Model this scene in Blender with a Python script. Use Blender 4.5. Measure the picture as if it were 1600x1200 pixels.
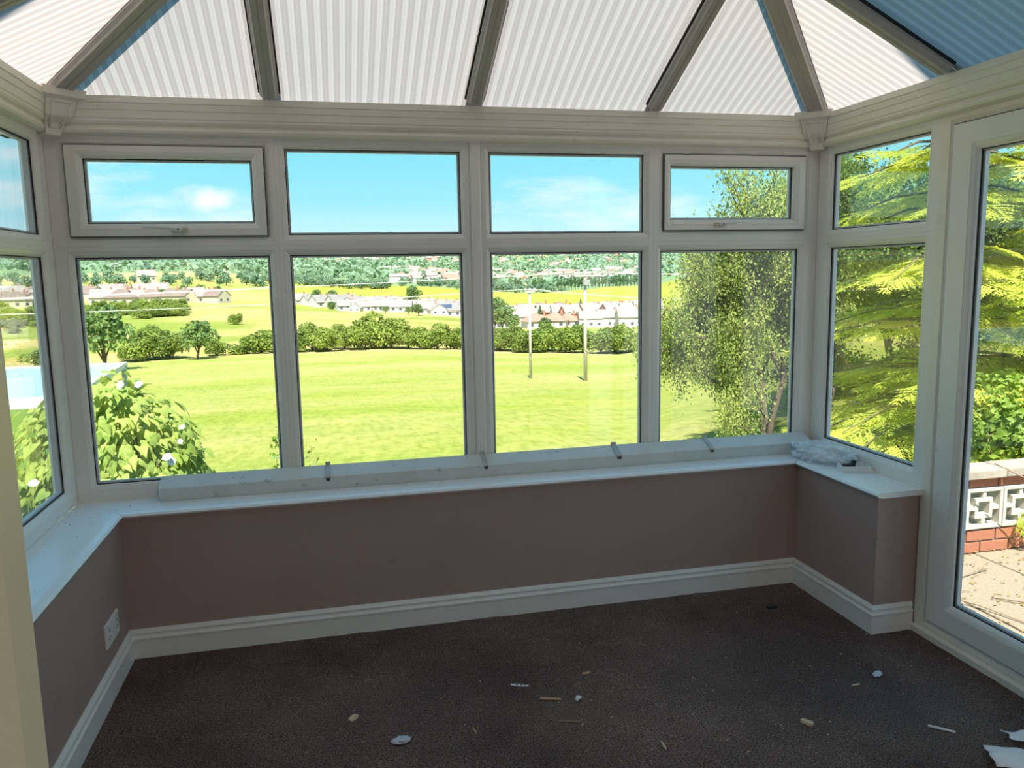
import bpy, bmesh, math, random
import numpy as np
from mathutils import Vector, Matrix, Euler

for o in list(bpy.data.objects):
    bpy.data.objects.remove(o)
C = bpy.context.scene.collection
SC = bpy.context.scene
PI = math.pi
R = math.radians

# ------------------------------------------------------------------ camera
F_PX, H = 1231.77, 1.60
CR = np.array([0.9738404, -0.22652749, -0.01789323])
CU = np.array([0.04904462, 0.1326472, 0.98994916])
CW = np.array([0.22187721, 0.96493006, -0.14028715])
cd = bpy.data.cameras.new('camera')
cd.sensor_width = 36.0
cd.lens = F_PX * 36.0 / 1600.0
cd.clip_start, cd.clip_end = 0.02, 12000
cam = bpy.data.objects.new('camera', cd)
C.objects.link(cam)
cam.matrix_world = Matrix(((CR[0], CU[0], -CW[0], 0), (CR[1], CU[1], -CW[1], 0), (CR[2], CU[2], -CW[2], H), (0, 0, 0, 1)))
SC.camera = cam

# ------------------------------------------------------------------ view, world, sun
SC.view_settings.view_transform = 'Standard'
SC.view_settings.look = 'None'
SC.view_settings.gamma = 1.0
SC.view_settings.use_curve_mapping = False
SC.view_settings.exposure = 0.32
cy = SC.cycles
cy.use_denoising = True
cy.max_bounces = 10
cy.diffuse_bounces = 5
cy.glossy_bounces = 4
cy.transmission_bounces = 6
cy.transparent_max_bounces = 24
cy.sample_clamp_indirect = 6.0
cy.caustics_reflective = False
cy.caustics_refractive = False

def rgb(r, g, b):
    f = lambda c: ((c / 255) / 12.92 if c <= 10 else (((c / 255) + .055) / 1.055) ** 2.4)
    return (f(r), f(g), f(b), 1)

W = bpy.data.worlds.new('sky')
SC.world = W
W.use_nodes = True
nt = W.node_tree
nt.nodes.clear()
def wn(t, **k):
    n = nt.nodes.new(t)
    for a, b in k.items():
        setattr(n, a, b)
    return n
tc = wn('ShaderNodeTexCoord')
sx = wn('ShaderNodeSeparateXYZ')
nt.links.new(tc.outputs['Generated'], sx.inputs[0])
ramp = wn('ShaderNodeValToRGB')
nt.links.new(sx.outputs['Z'], ramp.inputs[0])
er = ramp.color_ramp
er.elements[0].position, er.elements[0].color = 0.0, (.80, .90, .94, 1)
er.elements[1].position, er.elements[1].color = 1.0, (.14, .38, .72, 1)
for p_, c_ in ((.035, (.60, .87, .96, 1)), (.09, (.33, .78, .90, 1)), (.17, (.20, .70, .87, 1)), (.35, (.18, .58, .86, 1))):
    e_ = er.elements.new(p_)
    e_.color = c_
# thin scattered cloud: noise stretched along the horizon
mp = wn('ShaderNodeMapping')
mp.inputs['Scale'].default_value = (2.6, 2.6, 11.0)
mp.inputs['Location'].default_value = (0.35, 0.0, 0.55)
nt.links.new(tc.outputs['Generated'], mp.inputs[0])
cn = wn('ShaderNodeTexNoise')
cn.inputs['Scale'].default_value = 1.3
cn.inputs['Detail'].default_value = 7
cn.inputs['Roughness'].default_value = .58
nt.links.new(mp.outputs[0], cn.inputs[0])
cr_ = wn('ShaderNodeValToRGB')
cr_.color_ramp.elements[0].position = .56
cr_.color_ramp.elements[1].position = .78
nt.links.new(cn.outputs[0], cr_.inputs[0])
# the one wisp seen high in the left opening light
dv = CW + CR * (326 - 800) / F_PX - CU * (313 - 600) / F_PX
dv = dv / np.linalg.norm(dv)
sub = wn('ShaderNodeVectorMath', operation='SUBTRACT')
nt.links.new(tc.outputs['Generated'], sub.inputs[0])
sub.inputs[1].default_value = tuple(dv)
mw = wn('ShaderNodeMapping')
mw.inputs['Rotation'].default_value = (0, R(12), 0)
mw.inputs['Scale'].default_value = (20, 20, 52)
nt.links.new(sub.outputs[0], mw.inputs[0])
ln = wn('ShaderNodeVectorMath', operation='LENGTH')
nt.links.new(mw.outputs[0], ln.inputs[0])
n2 = wn('ShaderNodeTexNoise')
n2.inputs['Scale'].default_value = 26
n2.inputs['Detail'].default_value = 5
nt.links.new(tc.outputs['Generated'], n2.inputs[0])
ad = wn('ShaderNodeMath', operation='MULTIPLY_ADD')
nt.links.new(n2.outputs[0], ad.inputs[0])
ad.inputs[1].default_value = 1.6
nt.links.new(ln.outputs['Value'], ad.inputs[2])
wr = wn('ShaderNodeMapRange')
wr.inputs['From Min'].default_value = 1.75
wr.inputs['From Max'].default_value = .95
nt.links.new(ad.outputs[0], wr.inputs['Value'])
mx = wn('ShaderNodeMath', operation='MAXIMUM')
nt.links.new(cr_.outputs[0], mx.inputs[0])
nt.links.new(wr.outputs[0], mx.inputs[1])
mixs = wn('ShaderNodeMix', data_type='RGBA')
nt.links.new(mx.outputs[0], mixs.inputs['Factor'])
nt.links.new(ramp.outputs[0], mixs.inputs['A'])
mixs.inputs['B'].default_value = (.95, .97, 1.0, 1)
bgn = wn('ShaderNodeBackground')
bgn.inputs['Strength'].default_value = 1.0
nt.links.new(mixs.outputs['Result'], bgn.inputs[0])
wo = wn('ShaderNodeOutputWorld')
nt.links.new(bgn.outputs[0], wo.inputs[0])

sl = bpy.data.lights.new('sun', 'SUN')
sl.energy = 10.0
sl.angle = R(.53)
sl.color = (1.0, .95, .86)
sun = bpy.data.objects.new('sun', sl)
C.objects.link(sun)
SUN_AZ, SUN_EL = R(12), R(58)         # light travels towards azimuth 12 degrees right of the garden axis
sd = Vector((math.sin(SUN_AZ) * math.cos(SUN_EL), math.cos(SUN_AZ) * math.cos(SUN_EL), -math.sin(SUN_EL)))
sun.rotation_euler = sd.to_track_quat('-Z', 'Y').to_euler()
sun.location = (-4, -10, 14)

# ------------------------------------------------------------------ materials
class Mat:
    def __init__(s, name):
        s.m = bpy.data.materials.new(name)
        s.m.use_nodes = True
        s.t = s.m.node_tree
        s.t.nodes.clear()
        s.out = s.n('ShaderNodeOutputMaterial')
    def n(s, t, **k):
        x = s.t.nodes.new(t)
        for a, b in k.items():
            setattr(x, a, b)
        return x
    def l(s, a, b):
        s.t.links.new(a, b)

def noise(M, scale, detail=4, rough=.6, coord='Object', stretch=None):
    tc = M.n('ShaderNodeTexCoord')
    src = tc.outputs[coord]
    if stretch:
        mpn = M.n('ShaderNodeMapping')
        mpn.inputs['Scale'].default_value = stretch
        M.l(src, mpn.inputs[0])
        src = mpn.outputs[0]
    nn = M.n('ShaderNodeTexNoise')
    nn.inputs['Scale'].default_value = scale
    nn.inputs['Detail'].default_value = detail
    nn.inputs['Roughness'].default_value = rough
    M.l(src, nn.inputs[0])
    return nn.outputs[0]

def rampn(M, fac, stops):
    r = M.n('ShaderNodeValToRGB')
    e = r.color_ramp.elements
    e[0].position, e[0].color = stops[0]
    e[1].position, e[1].color = stops[-1]
    for p, c in stops[1:-1]:
        x = e.new(p)
        x.color = c
    M.l(fac, r.inputs[0])
    return r.outputs[0]

def mixc(M, fac, a, b, blend='MIX'):
    m = M.n('ShaderNodeMix', data_type='RGBA', blend_type=blend)
    for sock, v in ((m.inputs['Factor'], fac), (m.inputs['A'], a), (m.inputs['B'], b)):
        if isinstance(v, (int, float)):
            sock.default_value = v
        elif isinstance(v, tuple):
            sock.default_value = v
        else:
            M.l(v, sock)
    return m.outputs['Result']

def pbr(name, c1, c2=None, scale=8, rough=.5, bump=0, bscale=None, dirt=None, dscale=6, dlo=.62, dhi=.75, metal=0, stretch=None, coat=0, coord='Object'):
    M = Mat(name)
    b = M.n('ShaderNodeBsdfPrincipled')
    b.inputs['Roughness'].default_value = rough
    b.inputs['Metallic'].default_value = metal
    c2 = c2 or tuple(x * .82 for x in c1[:3]) + (1,)
    col = rampn(M, noise(M, scale, 5, .6, coord, stretch), [(.3, c1), (.7, c2)])
    if dirt:
        d = rampn(M, noise(M, dscale, 8, .72, coord), [(dlo, (0, 0, 0, 1)), (dhi, (1, 1, 1, 1))])
        col = mixc(M, d, col, dirt)
    M.l(col, b.inputs['Base Color'])
    if bump:
        bm = M.n('ShaderNodeBump')
        bm.inputs['Strength'].default_value = bump
        bm.inputs['Distance'].default_value = .01
        M.l(noise(M, bscale or scale * 4, 4, .6, coord), bm.inputs['Height'])
        M.l(bm.outputs[0], b.inputs['Normal'])
    M.l(b.outputs[0], M.out.inputs[0])
    return M.m

def leafmat(name, c1, c2, trans=.45, scale=3.0, tcol=None, gloss=.12):
    M = Mat(name)
    oi = M.n('ShaderNodeObjectInfo')
    f = noise(M, scale, 3, .6)
    ad = M.n('ShaderNodeMath', operation='MULTIPLY_ADD')
    M.l(oi.outputs['Random'], ad.inputs[0])
    ad.inputs[1].default_value = .3
    sb = M.n('ShaderNodeMath', operation='SUBTRACT')
    M.l(f, sb.inputs[0])
    sb.inputs[1].default_value = .15
    M.l(sb.outputs[0], ad.inputs[2])
    col = rampn(M, ad.outputs[0], [(.25, c1), (.7, c2)])
    d = M.n('ShaderNodeBsdfDiffuse')
    M.l(col, d.inputs[0])
    t = M.n('ShaderNodeBsdfTranslucent')
    M.l(mixc(M, .5, col, tcol or (c2[0] * 1.2, c2[1] * 1.2, c2[2] * .5, 1)), t.inputs[0])
    ms = M.n('ShaderNodeMixShader')
    ms.inputs[0].default_value = trans
    M.l(d.outputs[0], ms.inputs[1])
    M.l(t.outputs[0], ms.inputs[2])
    g = M.n('ShaderNodeBsdfGlossy')
    g.inputs['Roughness'].default_value = .38
    lw = M.n('ShaderNodeLayerWeight')
    lw.inputs['Blend'].default_value = .25
    mg = M.n('ShaderNodeMath', operation='MULTIPLY')
    M.l(lw.outputs['Fresnel'], mg.inputs[0])
    mg.inputs[1].default_value = gloss
    m2 = M.n('ShaderNodeMixShader')
    M.l(mg.outputs[0], m2.inputs[0])
    M.l(ms.outputs[0], m2.inputs[1])
    M.l(g.outputs[0], m2.inputs[2])
    M.l(m2.outputs[0], M.out.inputs[0])
    return M.m

def glassmat(name, tint, boost=1.5, rough=0.0):
    M = Mat(name)
    ge = M.n('ShaderNodeNewGeometry')
    io = M.n('ShaderNodeMix', data_type='FLOAT')
    M.l(ge.outputs['Backfacing'], io.inputs['Factor'])
    io.inputs['A'].default_value = 1.5
    io.inputs['B'].default_value = 1 / 1.5
    fr = M.n('ShaderNodeFresnel')
    M.l(io.outputs['Result'], fr.inputs[0])
    mu = M.n('ShaderNodeMath', operation='MULTIPLY', use_clamp=True)
    M.l(fr.outputs[0], mu.inputs[0])
    mu.inputs[1].default_value = boost
    tr = M.n('ShaderNodeBsdfTransparent')
    tr.inputs[0].default_value = tint
    gl = M.n('ShaderNodeBsdfGlossy')
    gl.inputs['Roughness'].default_value = rough
    ms = M.n('ShaderNodeMixShader')
    M.l(mu.outputs[0], ms.inputs[0])
    M.l(tr.outputs[0], ms.inputs[1])
    M.l(gl.outputs[0], ms.inputs[2])
    M.l(ms.outputs[0], M.out.inputs[0])
    return M.m

def polymat(name, axis):
    """fluted polycarbonate: underside diffuses the daylight, the webs show as faint stripes"""
    M = Mat(name)
    tc = M.n('ShaderNodeTexCoord')
    sp = M.n('ShaderNodeSeparateXYZ')
    M.l(tc.outputs['Object'], sp.inputs[0])
    a = sp.outputs['XYZ'.index(axis)]
    def wave(period, ph):
        m = M.n('ShaderNodeMath', operation='MULTIPLY_ADD')
        M.l(a, m.inputs[0])
        m.inputs[1].default_value = 2 * PI / period
        m.inputs[2].default_value = ph
        s = M.n('ShaderNodeMath', operation='SINE')
        M.l(m.outputs[0], s.inputs[0])
        return s.outputs[0]
    w1 = rampn(M, wave(.046, 0), [(.0, (.80, .78, .78, 1)), (.28, (.93, .92, .92, 1)), (.6, (1, 1, 1, 1))])
    w2 = rampn(M, wave(.0153, .6), [(0, (.93, .92, .93, 1)), (.6, (1, 1, 1, 1))])
    col = mixc(M, 1.0, w1, w2, 'MULTIPLY')
    blot = rampn(M, noise(M, 2.2, 4, .6), [(.35, (.93, .94, .97, 1)), (.7, (1, .985, .96, 1))])
    col = mixc(M, 1.0, col, blot, 'MULTIPLY')
    tcol = mixc(M, 1.0, col, (.47, .432, .39, 1), 'MULTIPLY')
    t = M.n('ShaderNodeBsdfTranslucent')
    M.l(tcol, t.inputs[0])
    d = M.n('ShaderNodeBsdfDiffuse')
    M.l(mixc(M, 1.0, col, (.55, .55, .55, 1), 'MULTIPLY'), d.inputs[0])
    ms = M.n('ShaderNodeMixShader')
    ms.inputs[0].default_value = .2
    M.l(t.outputs[0], ms.inputs[1])
    M.l(d.outputs[0], ms.inputs[2])
    M.l(ms.outputs[0], M.out.inputs[0])
    return M.m

MT = {}
MT['upvc'] = pbr('white_upvc', (.83, .80, .755, 1), (.80, .765, .71, 1), 5, .38, .05, 60, dirt=(.30, .26, .20, 1), dscale=9, dlo=.66, dhi=.82)
MT['upvc_old'] = pbr('aged_upvc', (.86, .80, .71, 1), (.80, .735, .64, 1), 6, .42, .06, 60, dirt=(.22, .17, .12, 1), dscale=14, dlo=.64, dhi=.78)
MT['rafter'] = pbr('rafter_cladding', (.49, .45, .43, 1), (.43, .395, .375, 1), 4, .45, .03, 40)
MT['gasket'] = pbr('black_gasket', (.012, .012, .014, 1), (.02, .02, .02, 1), 30, .6)
MT['spacer'] = pbr('spacer_metal', (.75, .77, .80, 1), (.66, .68, .72, 1), 20, .45)
MT['glass'] = glassmat('window_glass', (.98, .99, .985, 1), 1.05)
MT['poly_x'] = polymat('fluted_polycarbonate_back', 'X')
MT['poly_y'] = polymat('fluted_polycarbonate_side', 'Y')
MT['polytop'] = glassmat('clear_polycarbonate_skin', (.97, .97, .97, 1), 1.0, .1)
MT['wall'] = pbr('taupe_paint', (.42, .30, .265, 1), (.39, .275, .245, 1), 3, .62, .08, 90, dirt=(.24, .19, .17, 1), dscale=4, dlo=.6, dhi=.8)
MT['sill'] = pbr('sill_board', (.88, .88, .89, 1), (.84, .84, .85, 1), 4, .30, .02, 50, dirt=(.35, .30, .25, 1), dscale=22, dlo=.70, dhi=.80)
MT['skirting'] = pbr('skirting_gloss', (.83, .81, .78, 1), (.78, .76, .73, 1), 5, .35, .04, 50, dirt=(.25, .22, .19, 1), dscale=12, dlo=.66, dhi=.82)
MT['jamb'] = pbr('cream_door_lining', (.72, .68, .56, 1), (.68, .64, .53, 1), 4, .45)
MT['plaster'] = pbr('house_plaster', (.75, .72, .66, 1), None, 2, .8)
MT['render'] = pbr('house_render', (.42, .34, .28, 1), None, 2, .9, .2, 30)
MT['pelmet'] = pbr('dusty_white_plastic', (.70, .71, .69, 1), (.62, .62, .58, 1), 5, .42, .05, 60, dirt=(.16, .14, .10, 1), dscale=18, dlo=.60, dhi=.74)
MT['clip'] = pbr('grey_metal_clip', (.50, .50, .49, 1), (.40, .40, .39, 1), 30, .4, metal=.3)
MT['white_plastic'] = pbr('white_plastic', (.82, .82, .80, 1), (.76, .76, .74, 1), 10, .3)
MT['cream_plastic'] = pbr('yellowed_plastic', (.62, .57, .42, 1), (.55, .50, .36, 1), 20, .4)
MT['black'] = pbr('black_plastic', (.01, .01, .011, 1), (.02, .02, .02, 1), 20, .35)
MT['wood'] = pbr('bare_wood', (.55, .36, .20, 1), (.44, .27, .14, 1), 30, .7, stretch=(1, 8, 8))
MT['palewood'] = pbr('pale_wood', (.66, .50, .32, 1), (.56, .41, .25, 1), 30, .7)
MT['paper'] = pbr('white_paper', (.82, .80, .80, 1), (.76, .72, .73, 1), 12, .8)
MT['fluff'] = pbr('pale_blue_fluff', (.55, .62, .70, 1), (.44, .50, .58, 1), 40, .9)

def carpetmat():
    M = Mat('brown_carpet')
    b = M.n('ShaderNodeBsdfPrincipled')
    b.inputs['Roughness'].default_value = .97
    b.inputs['Specular IOR Level'].default_value = .1
    fine = rampn(M, noise(M, 170, 3, .8), [(.36, (.038, .023, .020, 1)), (.50, (.125, .084, .074, 1)), (.66, (.29, .235, .215, 1))])
    big = rampn(M, noise(M, 1.3, 5, .6), [(.38, (.80, .76, .76, 1)), (.68, (1.5, 1.45, 1.38, 1))])
    col = mixc(M, 1.0, fine, big, 'MULTIPLY')
    tan = rampn(M, noise(M, 2.1, 6, .7), [(.60, (0, 0, 0, 1)), (.74, (.35, .35, .35, 1))])
    col = mixc(M, tan, col, (.17, .125, .08, 1))
    tcs = M.n('ShaderNodeTexCoord')
    for cx_, cy_, rad_, cc_, am_ in ((.80, 2.56, .30, (.20, .145, .085, 1), .55), (2.02, 2.25, .42, (.16, .15, .125, 1), .5), (1.62, 2.62, .5, (.15, .125, .11, 1), .45), (.25, 2.85, .35, (.13, .12, .105, 1), .35)):
        vs = M.n('ShaderNodeVectorMath', operation='DISTANCE')
        M.l(tcs.outputs['Object'], vs.inputs[0])
        vs.inputs[1].default_value = (cx_, cy_, 0)
        ma = M.n('ShaderNodeMath', operation='MULTIPLY_ADD')
        M.l(noise(M, 9, 6, .75), ma.inputs[0])
        ma.inputs[1].default_value = rad_ * 1.3
        M.l(vs.outputs['Value'], ma.inputs[2])
        mr = M.n('ShaderNodeMapRange')
        mr.inputs['From Min'].default_value = rad_ * 1.7
        mr.inputs['From Max'].default_value = rad_ * .5
        mr.inputs['To Max'].default_value = am_
        M.l(ma.outputs[0], mr.inputs['Value'])
        col = mixc(M, mr.outputs[0], col, mixc(M, .6, cc_, col))
    spk = rampn(M, noise(M, 62, 2, .5), [(.735, (0, 0, 0, 1)), (.76, (.7, .7, .7, 1))])
    col = mixc(M, spk, col, (.36, .32, .27, 1))
    M.l(col, b.inputs['Base Color'])
    bm = M.n('ShaderNodeBump')
    bm.inputs['Strength'].default_value = .9
    bm.inputs['Distance'].default_value = .006
    M.l(noise(M, 150, 3, .8), bm.inputs['Height'])
    M.l(bm.outputs[0], b.inputs['Normal'])
    M.l(b.outputs[0], M.out.inputs[0])
    return M.m
MT['carpet'] = carpetmat()

def groundmat():
    M = Mat('land')
    at = M.n('ShaderNodeAttribute')
    at.attribute_name = 'cover'
    v1 = rampn(M, noise(M, .9, 6, .75), [(.3, (.80, .86, .80, 1)), (.7, (1.18, 1.12, 1.1, 1))])
    v3 = rampn(M, noise(M, 3.2, 5, .8, stretch=(1.5, .32, 1)), [(.32, (.66, .74, .5, 1)), (.5, (1, 1, 1, 1)), (.68, (1.22, 1.16, 1.35, 1))])
    v1 = mixc(M, 1.0, v1, v3, 'MULTIPLY')
    v2 = rampn(M, noise(M, .055, 5, .6, stretch=(1, 3.2, 1)), [(.35, (.86, .94, .75, 1)), (.65, (1.12, 1.05, 1.25, 1))])
    col = mixc(M, 1.0, mixc(M, 1.0, at.outputs['Color'], v1, 'MULTIPLY'), v2, 'MULTIPLY')
    b = M.n('ShaderNodeBsdfDiffuse')
    M.l(col, b.inputs[0])
    bm = M.n('ShaderNodeBump')
    bm.inputs['Strength'].default_value = .5
    bm.inputs['Distance'].default_value = .12
    M.l(noise(M, 5, 5, .8), bm.inputs['Height'])
    M.l(bm.outputs[0], b.inputs['Normal'])
    M.l(b.outputs[0], M.out.inputs[0])
    return M.m
MT['land'] = groundmat()
MT['hedge'] = leafmat('hedge_leaf', (.13, .20, .03, 1), (.32, .40, .075, 1), .3, .35)
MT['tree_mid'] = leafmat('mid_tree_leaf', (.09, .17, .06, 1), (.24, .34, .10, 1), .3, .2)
MT['tree_far_hazed'] = leafmat('far_tree_leaf_hazed', (.15, .25, .17, 1), (.28, .40, .25, 1), .3, .05)  # paler and bluer leaves: distance haze painted into the colour
MT['poplar'] = leafmat('poplar_leaf', (.11, .20, .09, 1), (.22, .33, .14, 1), .3, .1)
MT['fir'] = leafmat('fir_needle', (.035, .09, .03, 1), (.09, .17, .05, 1), .2, .3)
MT['haw'] = leafmat('hawthorn_leaf', (.12, .20, .05, 1), (.48, .53, .15, 1), .4, 1.1)
MT['darkhaw'] = leafmat('dark_shrub_leaf', (.06, .12, .035, 1), (.24, .33, .08, 1), .35, 1.1)
MT['conifer'] = leafmat('golden_conifer_spray', (.26, .38, .055, 1), (.80, .80, .17, 1), .6, 2.2)
MT['vine'] = leafmat('bindweed_leaf', (.18, .31, .055, 1), (.52, .60, .17, 1), .42, 3.0, gloss=.25)
MT['laurel'] = leafmat('laurel_leaf', (.09, .19, .03, 1), (.34, .48, .08, 1), .4, 2.0, gloss=.25)
MT['dryleaf'] = leafmat('dry_leaf', (.30, .18, .06, 1), (.55, .40, .16, 1), .35, 4)
MT['petal'] = pbr('white_petal', (.85, .84, .84, 1), (.80, .80, .80, 1), 20, .6)
MT['bark'] = pbr('bark', (.16, .12, .085, 1), (.085, .065, .045, 1), 9, .9, .4, 30)
MT['twig'] = pbr('dry_twig', (.34, .26, .18, 1), (.24, .18, .12, 1), 9, .9)
MT['pole'] = pbr('weathered_pole', (.60, .55, .47, 1), (.48, .43, .36, 1), 6, .85, stretch=(6, 6, .4))
MT['wire'] = pbr('pale_cable', (.72, .72, .68, 1), (.66, .66, .62, 1), 1, .5)
MT['cream_wall'] = pbr('cream_house_wall', (.58, .51, .40, 1), (.52, .45, .34, 1), .2, .9)
MT['white_wall'] = pbr('white_house_wall', (.62, .59, .55, 1), (.55, .52, .49, 1), .2, .9)
MT['brick_wall'] = pbr('red_house_wall', (.46, .22, .15, 1), (.38, .18, .12, 1), .2, .9)
MT['roof_brown'] = pbr('brown_roof_tile', (.24, .18, .15, 1), (.19, .14, .12, 1), .4, .9)
MT['roof_grey'] = pbr('grey_roof_tile', (.26, .24, .23, 1), (.20, .19, .18, 1), .4, .9)
MT['roof_pale'] = pbr('pale_roof_tile', (.32, .28, .26, 1), (.26, .23, .21, 1), .4, .9)
MT['roof_red'] = pbr('red_roof_tile', (.40, .22, .17, 1), (.33, .18, .13, 1), .4, .9)
MT['pane_dark'] = pbr('far_window', (.10, .13, .16, 1), (.07, .09, .12, 1), 1, .2)
MT['solar'] = pbr('solar_panel', (.06, .10, .18, 1), (.05, .08, .14, 1), 1, .2)
MT['brick'] = pbr('orange_brick', (.42, .17, .095, 1), (.33, .125, .07, 1), 14, .85, .2, 80, coord='Generated')
MT['mortar'] = pbr('pale_mortar', (.45, .41, .35, 1), None, 20, .95, .3, 60)
MT['screen_block'] = pbr('white_screen_block', (.56, .53, .47, 1), (.48, .45, .39, 1), 12, .9, .2, 60)
MT['coping'] = pbr('concrete_coping', (.42, .38, .31, 1), (.32, .28, .23, 1), 9, .95, .3, 50, dirt=(.2, .16, .11, 1), dscale=7)
MT['slab'] = pbr('aggregate_slab', (.36, .30, .215, 1), (.24, .195, .14, 1), 70, .95, .3, 60, dirt=(.24, .19, .12, 1), dscale=40, dlo=.58, dhi=.7)
MT['ghglass'] = pbr('greenhouse_roof_sheet', (.36, .50, .60, 1), (.30, .43, .54, 1), 2, .3, dirt=(.55, .62, .66, 1), dscale=2)
MT['ghframe'] = pbr('white_greenhouse_frame', (.80, .82, .82, 1), None, 4, .4)
MT['ghwall'] = glassmat('greenhouse_side_glass', (.62, .82, .70, 1), 1.5)

def bagmat():
    M = Mat('clear_bag_film')
    tr = M.n('ShaderNodeBsdfTransparent')
    d = M.n('ShaderNodeBsdfPrincipled')
    d.inputs['Base Color'].default_value = (.82, .86, .90, 1)
    d.inputs['Roughness'].default_value = .12
    ms = M.n('ShaderNodeMixShader')
    M.l(rampn(M, noise(M, 16, 3), [(.3, (.30, .30, .30, 1)), (.7, (.72, .72, .72, 1))]), ms.inputs[0])
    M.l(tr.outputs[0], ms.inputs[1])
    M.l(d.outputs[0], ms.inputs[2])
    M.l(ms.outputs[0], M.out.inputs[0])
    return M.m
MT['bag'] = bagmat()

# ------------------------------------------------------------------ mesh helpers
class MB:
    def __init__(s):
        s.v, s.f, s.mi = [], [], []
    def poly(s, pts, faces, mi=0):
        b = len(s.v)
        s.v += [tuple(p) for p in pts]
        for f in faces:
            s.f.append(tuple(b + i for i in f))
            s.mi.append(mi)
        return s
    def box(s, x0, x1, y0, y1, z0, z1, mi=0):
        return s.poly([(x0, y0, z0), (x1, y0, z0), (x1, y1, z0), (x0, y1, z0), (x0, y0, z1), (x1, y0, z1), (x1, y1, z1), (x0, y1, z1)],
                      [(3, 2, 1, 0), (4, 5, 6, 7), (0, 1, 5, 4), (1, 2, 6, 5), (2, 3, 7, 6), (3, 0, 4, 7)], mi)
    def tube(s, pts, rads, n=8, mi=0, cap=True):
        pts = [Vector(p) for p in pts]
        if not isinstance(rads, (list, tuple)):
            rads = [rads] * len(pts)
        b = len(s.v)
        up = Vector((0, 0, 1))
        for i, p in enumerate(pts):
            d = (pts[min(i + 1, len(pts) - 1)] - pts[max(i - 1, 0)]).normalized()
            a = d.cross(up)
            if a.length < .05:
                a = d.cross(Vector((1, 0, 0)))
            a.normalize()
            c = d.cross(a)
            for k in range(n):
                t = 2 * PI * k / n
                s.v.append(tuple(p + (a * math.cos(t) + c * math.sin(t)) * rads[i]))
        for i in range(len(pts) - 1):
            for k in range(n):
                s.f.append((b + i * n + k, b + i * n + (k + 1) % n, b + (i + 1) * n + (k + 1) % n, b + (i + 1) * n + k))
                s.mi.append(mi)
        if cap:
            s.f.append(tuple(b + k for k in range(n))[::-1]); s.mi.append(mi)
            e = b + (len(pts) - 1) * n
            s.f.append(tuple(e + k for k in range(n))); s.mi.append(mi)
        return s
    def prism(s, prof, mapf, t0, t1, mi=0):
        """closed 2-D profile swept between t0 and t1; mapf(a, b, t) -> xyz"""
        n = len(prof)
        pts = [mapf(a, b, t0(a, b) if callable(t0) else t0) for a, b in prof] + [mapf(a, b, t1(a, b) if callable(t1) else t1) for a, b in prof]
        fs = [(i, (i + 1) % n, n + (i + 1) % n, n + i) for i in range(n)] + [tuple(range(n))[::-1], tuple(range(n, 2 * n))]
        return s.poly(pts, fs, mi)
    def mesh(s, name, mats, smooth=False, bevel=0, recalc=True):
        me = bpy.data.meshes.new(name)
        me.from_pydata(s.v, [], s.f)
        if not isinstance(mats, (list, tuple)):
            mats = [mats]
        for m in mats:
            me.materials.append(m)
        if len(mats) > 1:
            me.polygons.foreach_set('material_index', s.mi)
        if recalc or bevel:
            bm = bmesh.new()
            bm.from_mesh(me)
            bmesh.ops.recalc_face_normals(bm, faces=bm.faces)
            if bevel:
                bmesh.ops.bevel(bm, geom=[e for e in bm.edges if len(e.link_faces) == 2 and e.calc_face_angle(0) > .5], offset=bevel, segments=2, profile=.6, affect='EDGES', clamp_overlap=True)
            bm.to_mesh(me)
            bm.free()
        if smooth:
            me.polygons.foreach_set('use_smooth', [True] * len(me.polygons))
        me.update()
        return me

def link(name, data, parent=None, loc=None, rot=None, scale=None):
    o = bpy.data.objects.new(name, data)
    C.objects.link(o)
    if parent:
        o.parent = parent
    if loc is not None:
        o.location = loc
    if rot is not None:
        o.rotation_euler = rot
    if scale is not None:
        o.scale = scale if hasattr(scale, '__len__') else (scale,) * 3
    return o

def tag(o, label=None, cat=None, group=None, kind=None):
    if label: o['label'] = label
    if cat: o['category'] = cat
    if group: o['group'] = group
    if kind: o['kind'] = kind
    return o

def empty(name, loc=(0, 0, 0), rz=0, **k):
    o = link(name, None, None, loc, (0, 0, rz))
    o.empty_display_size = .1
    return tag(o, **k)

def copy_tree(o, parent=None):
    c = o.copy()
    C.objects.link(c)
    if parent:
        c.parent = parent
    for ch in list(o.children):
        copy_tree(ch, c)
    return c

def struct(name, label, cat='room'):
    return empty(name, kind='structure', label=label, cat=cat)

# ------------------------------------------------------------------ where things are: azimuth of an image column, and ground heights
def az_of(u):
    d = CW + CR * (u - 800) / F_PX - CU * (427 - 600) / F_PX
    return math.atan2(d[0], d[1])
def unp(u, v, ax, val):
    d = CW + CR * (u - 800) / F_PX - CU * (v - 600) / F_PX
    t = (val - (0, 0, H)[ax]) / d[ax]
    return Vector((d[0] * t, d[1] * t, H + d[2] * t))

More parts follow.
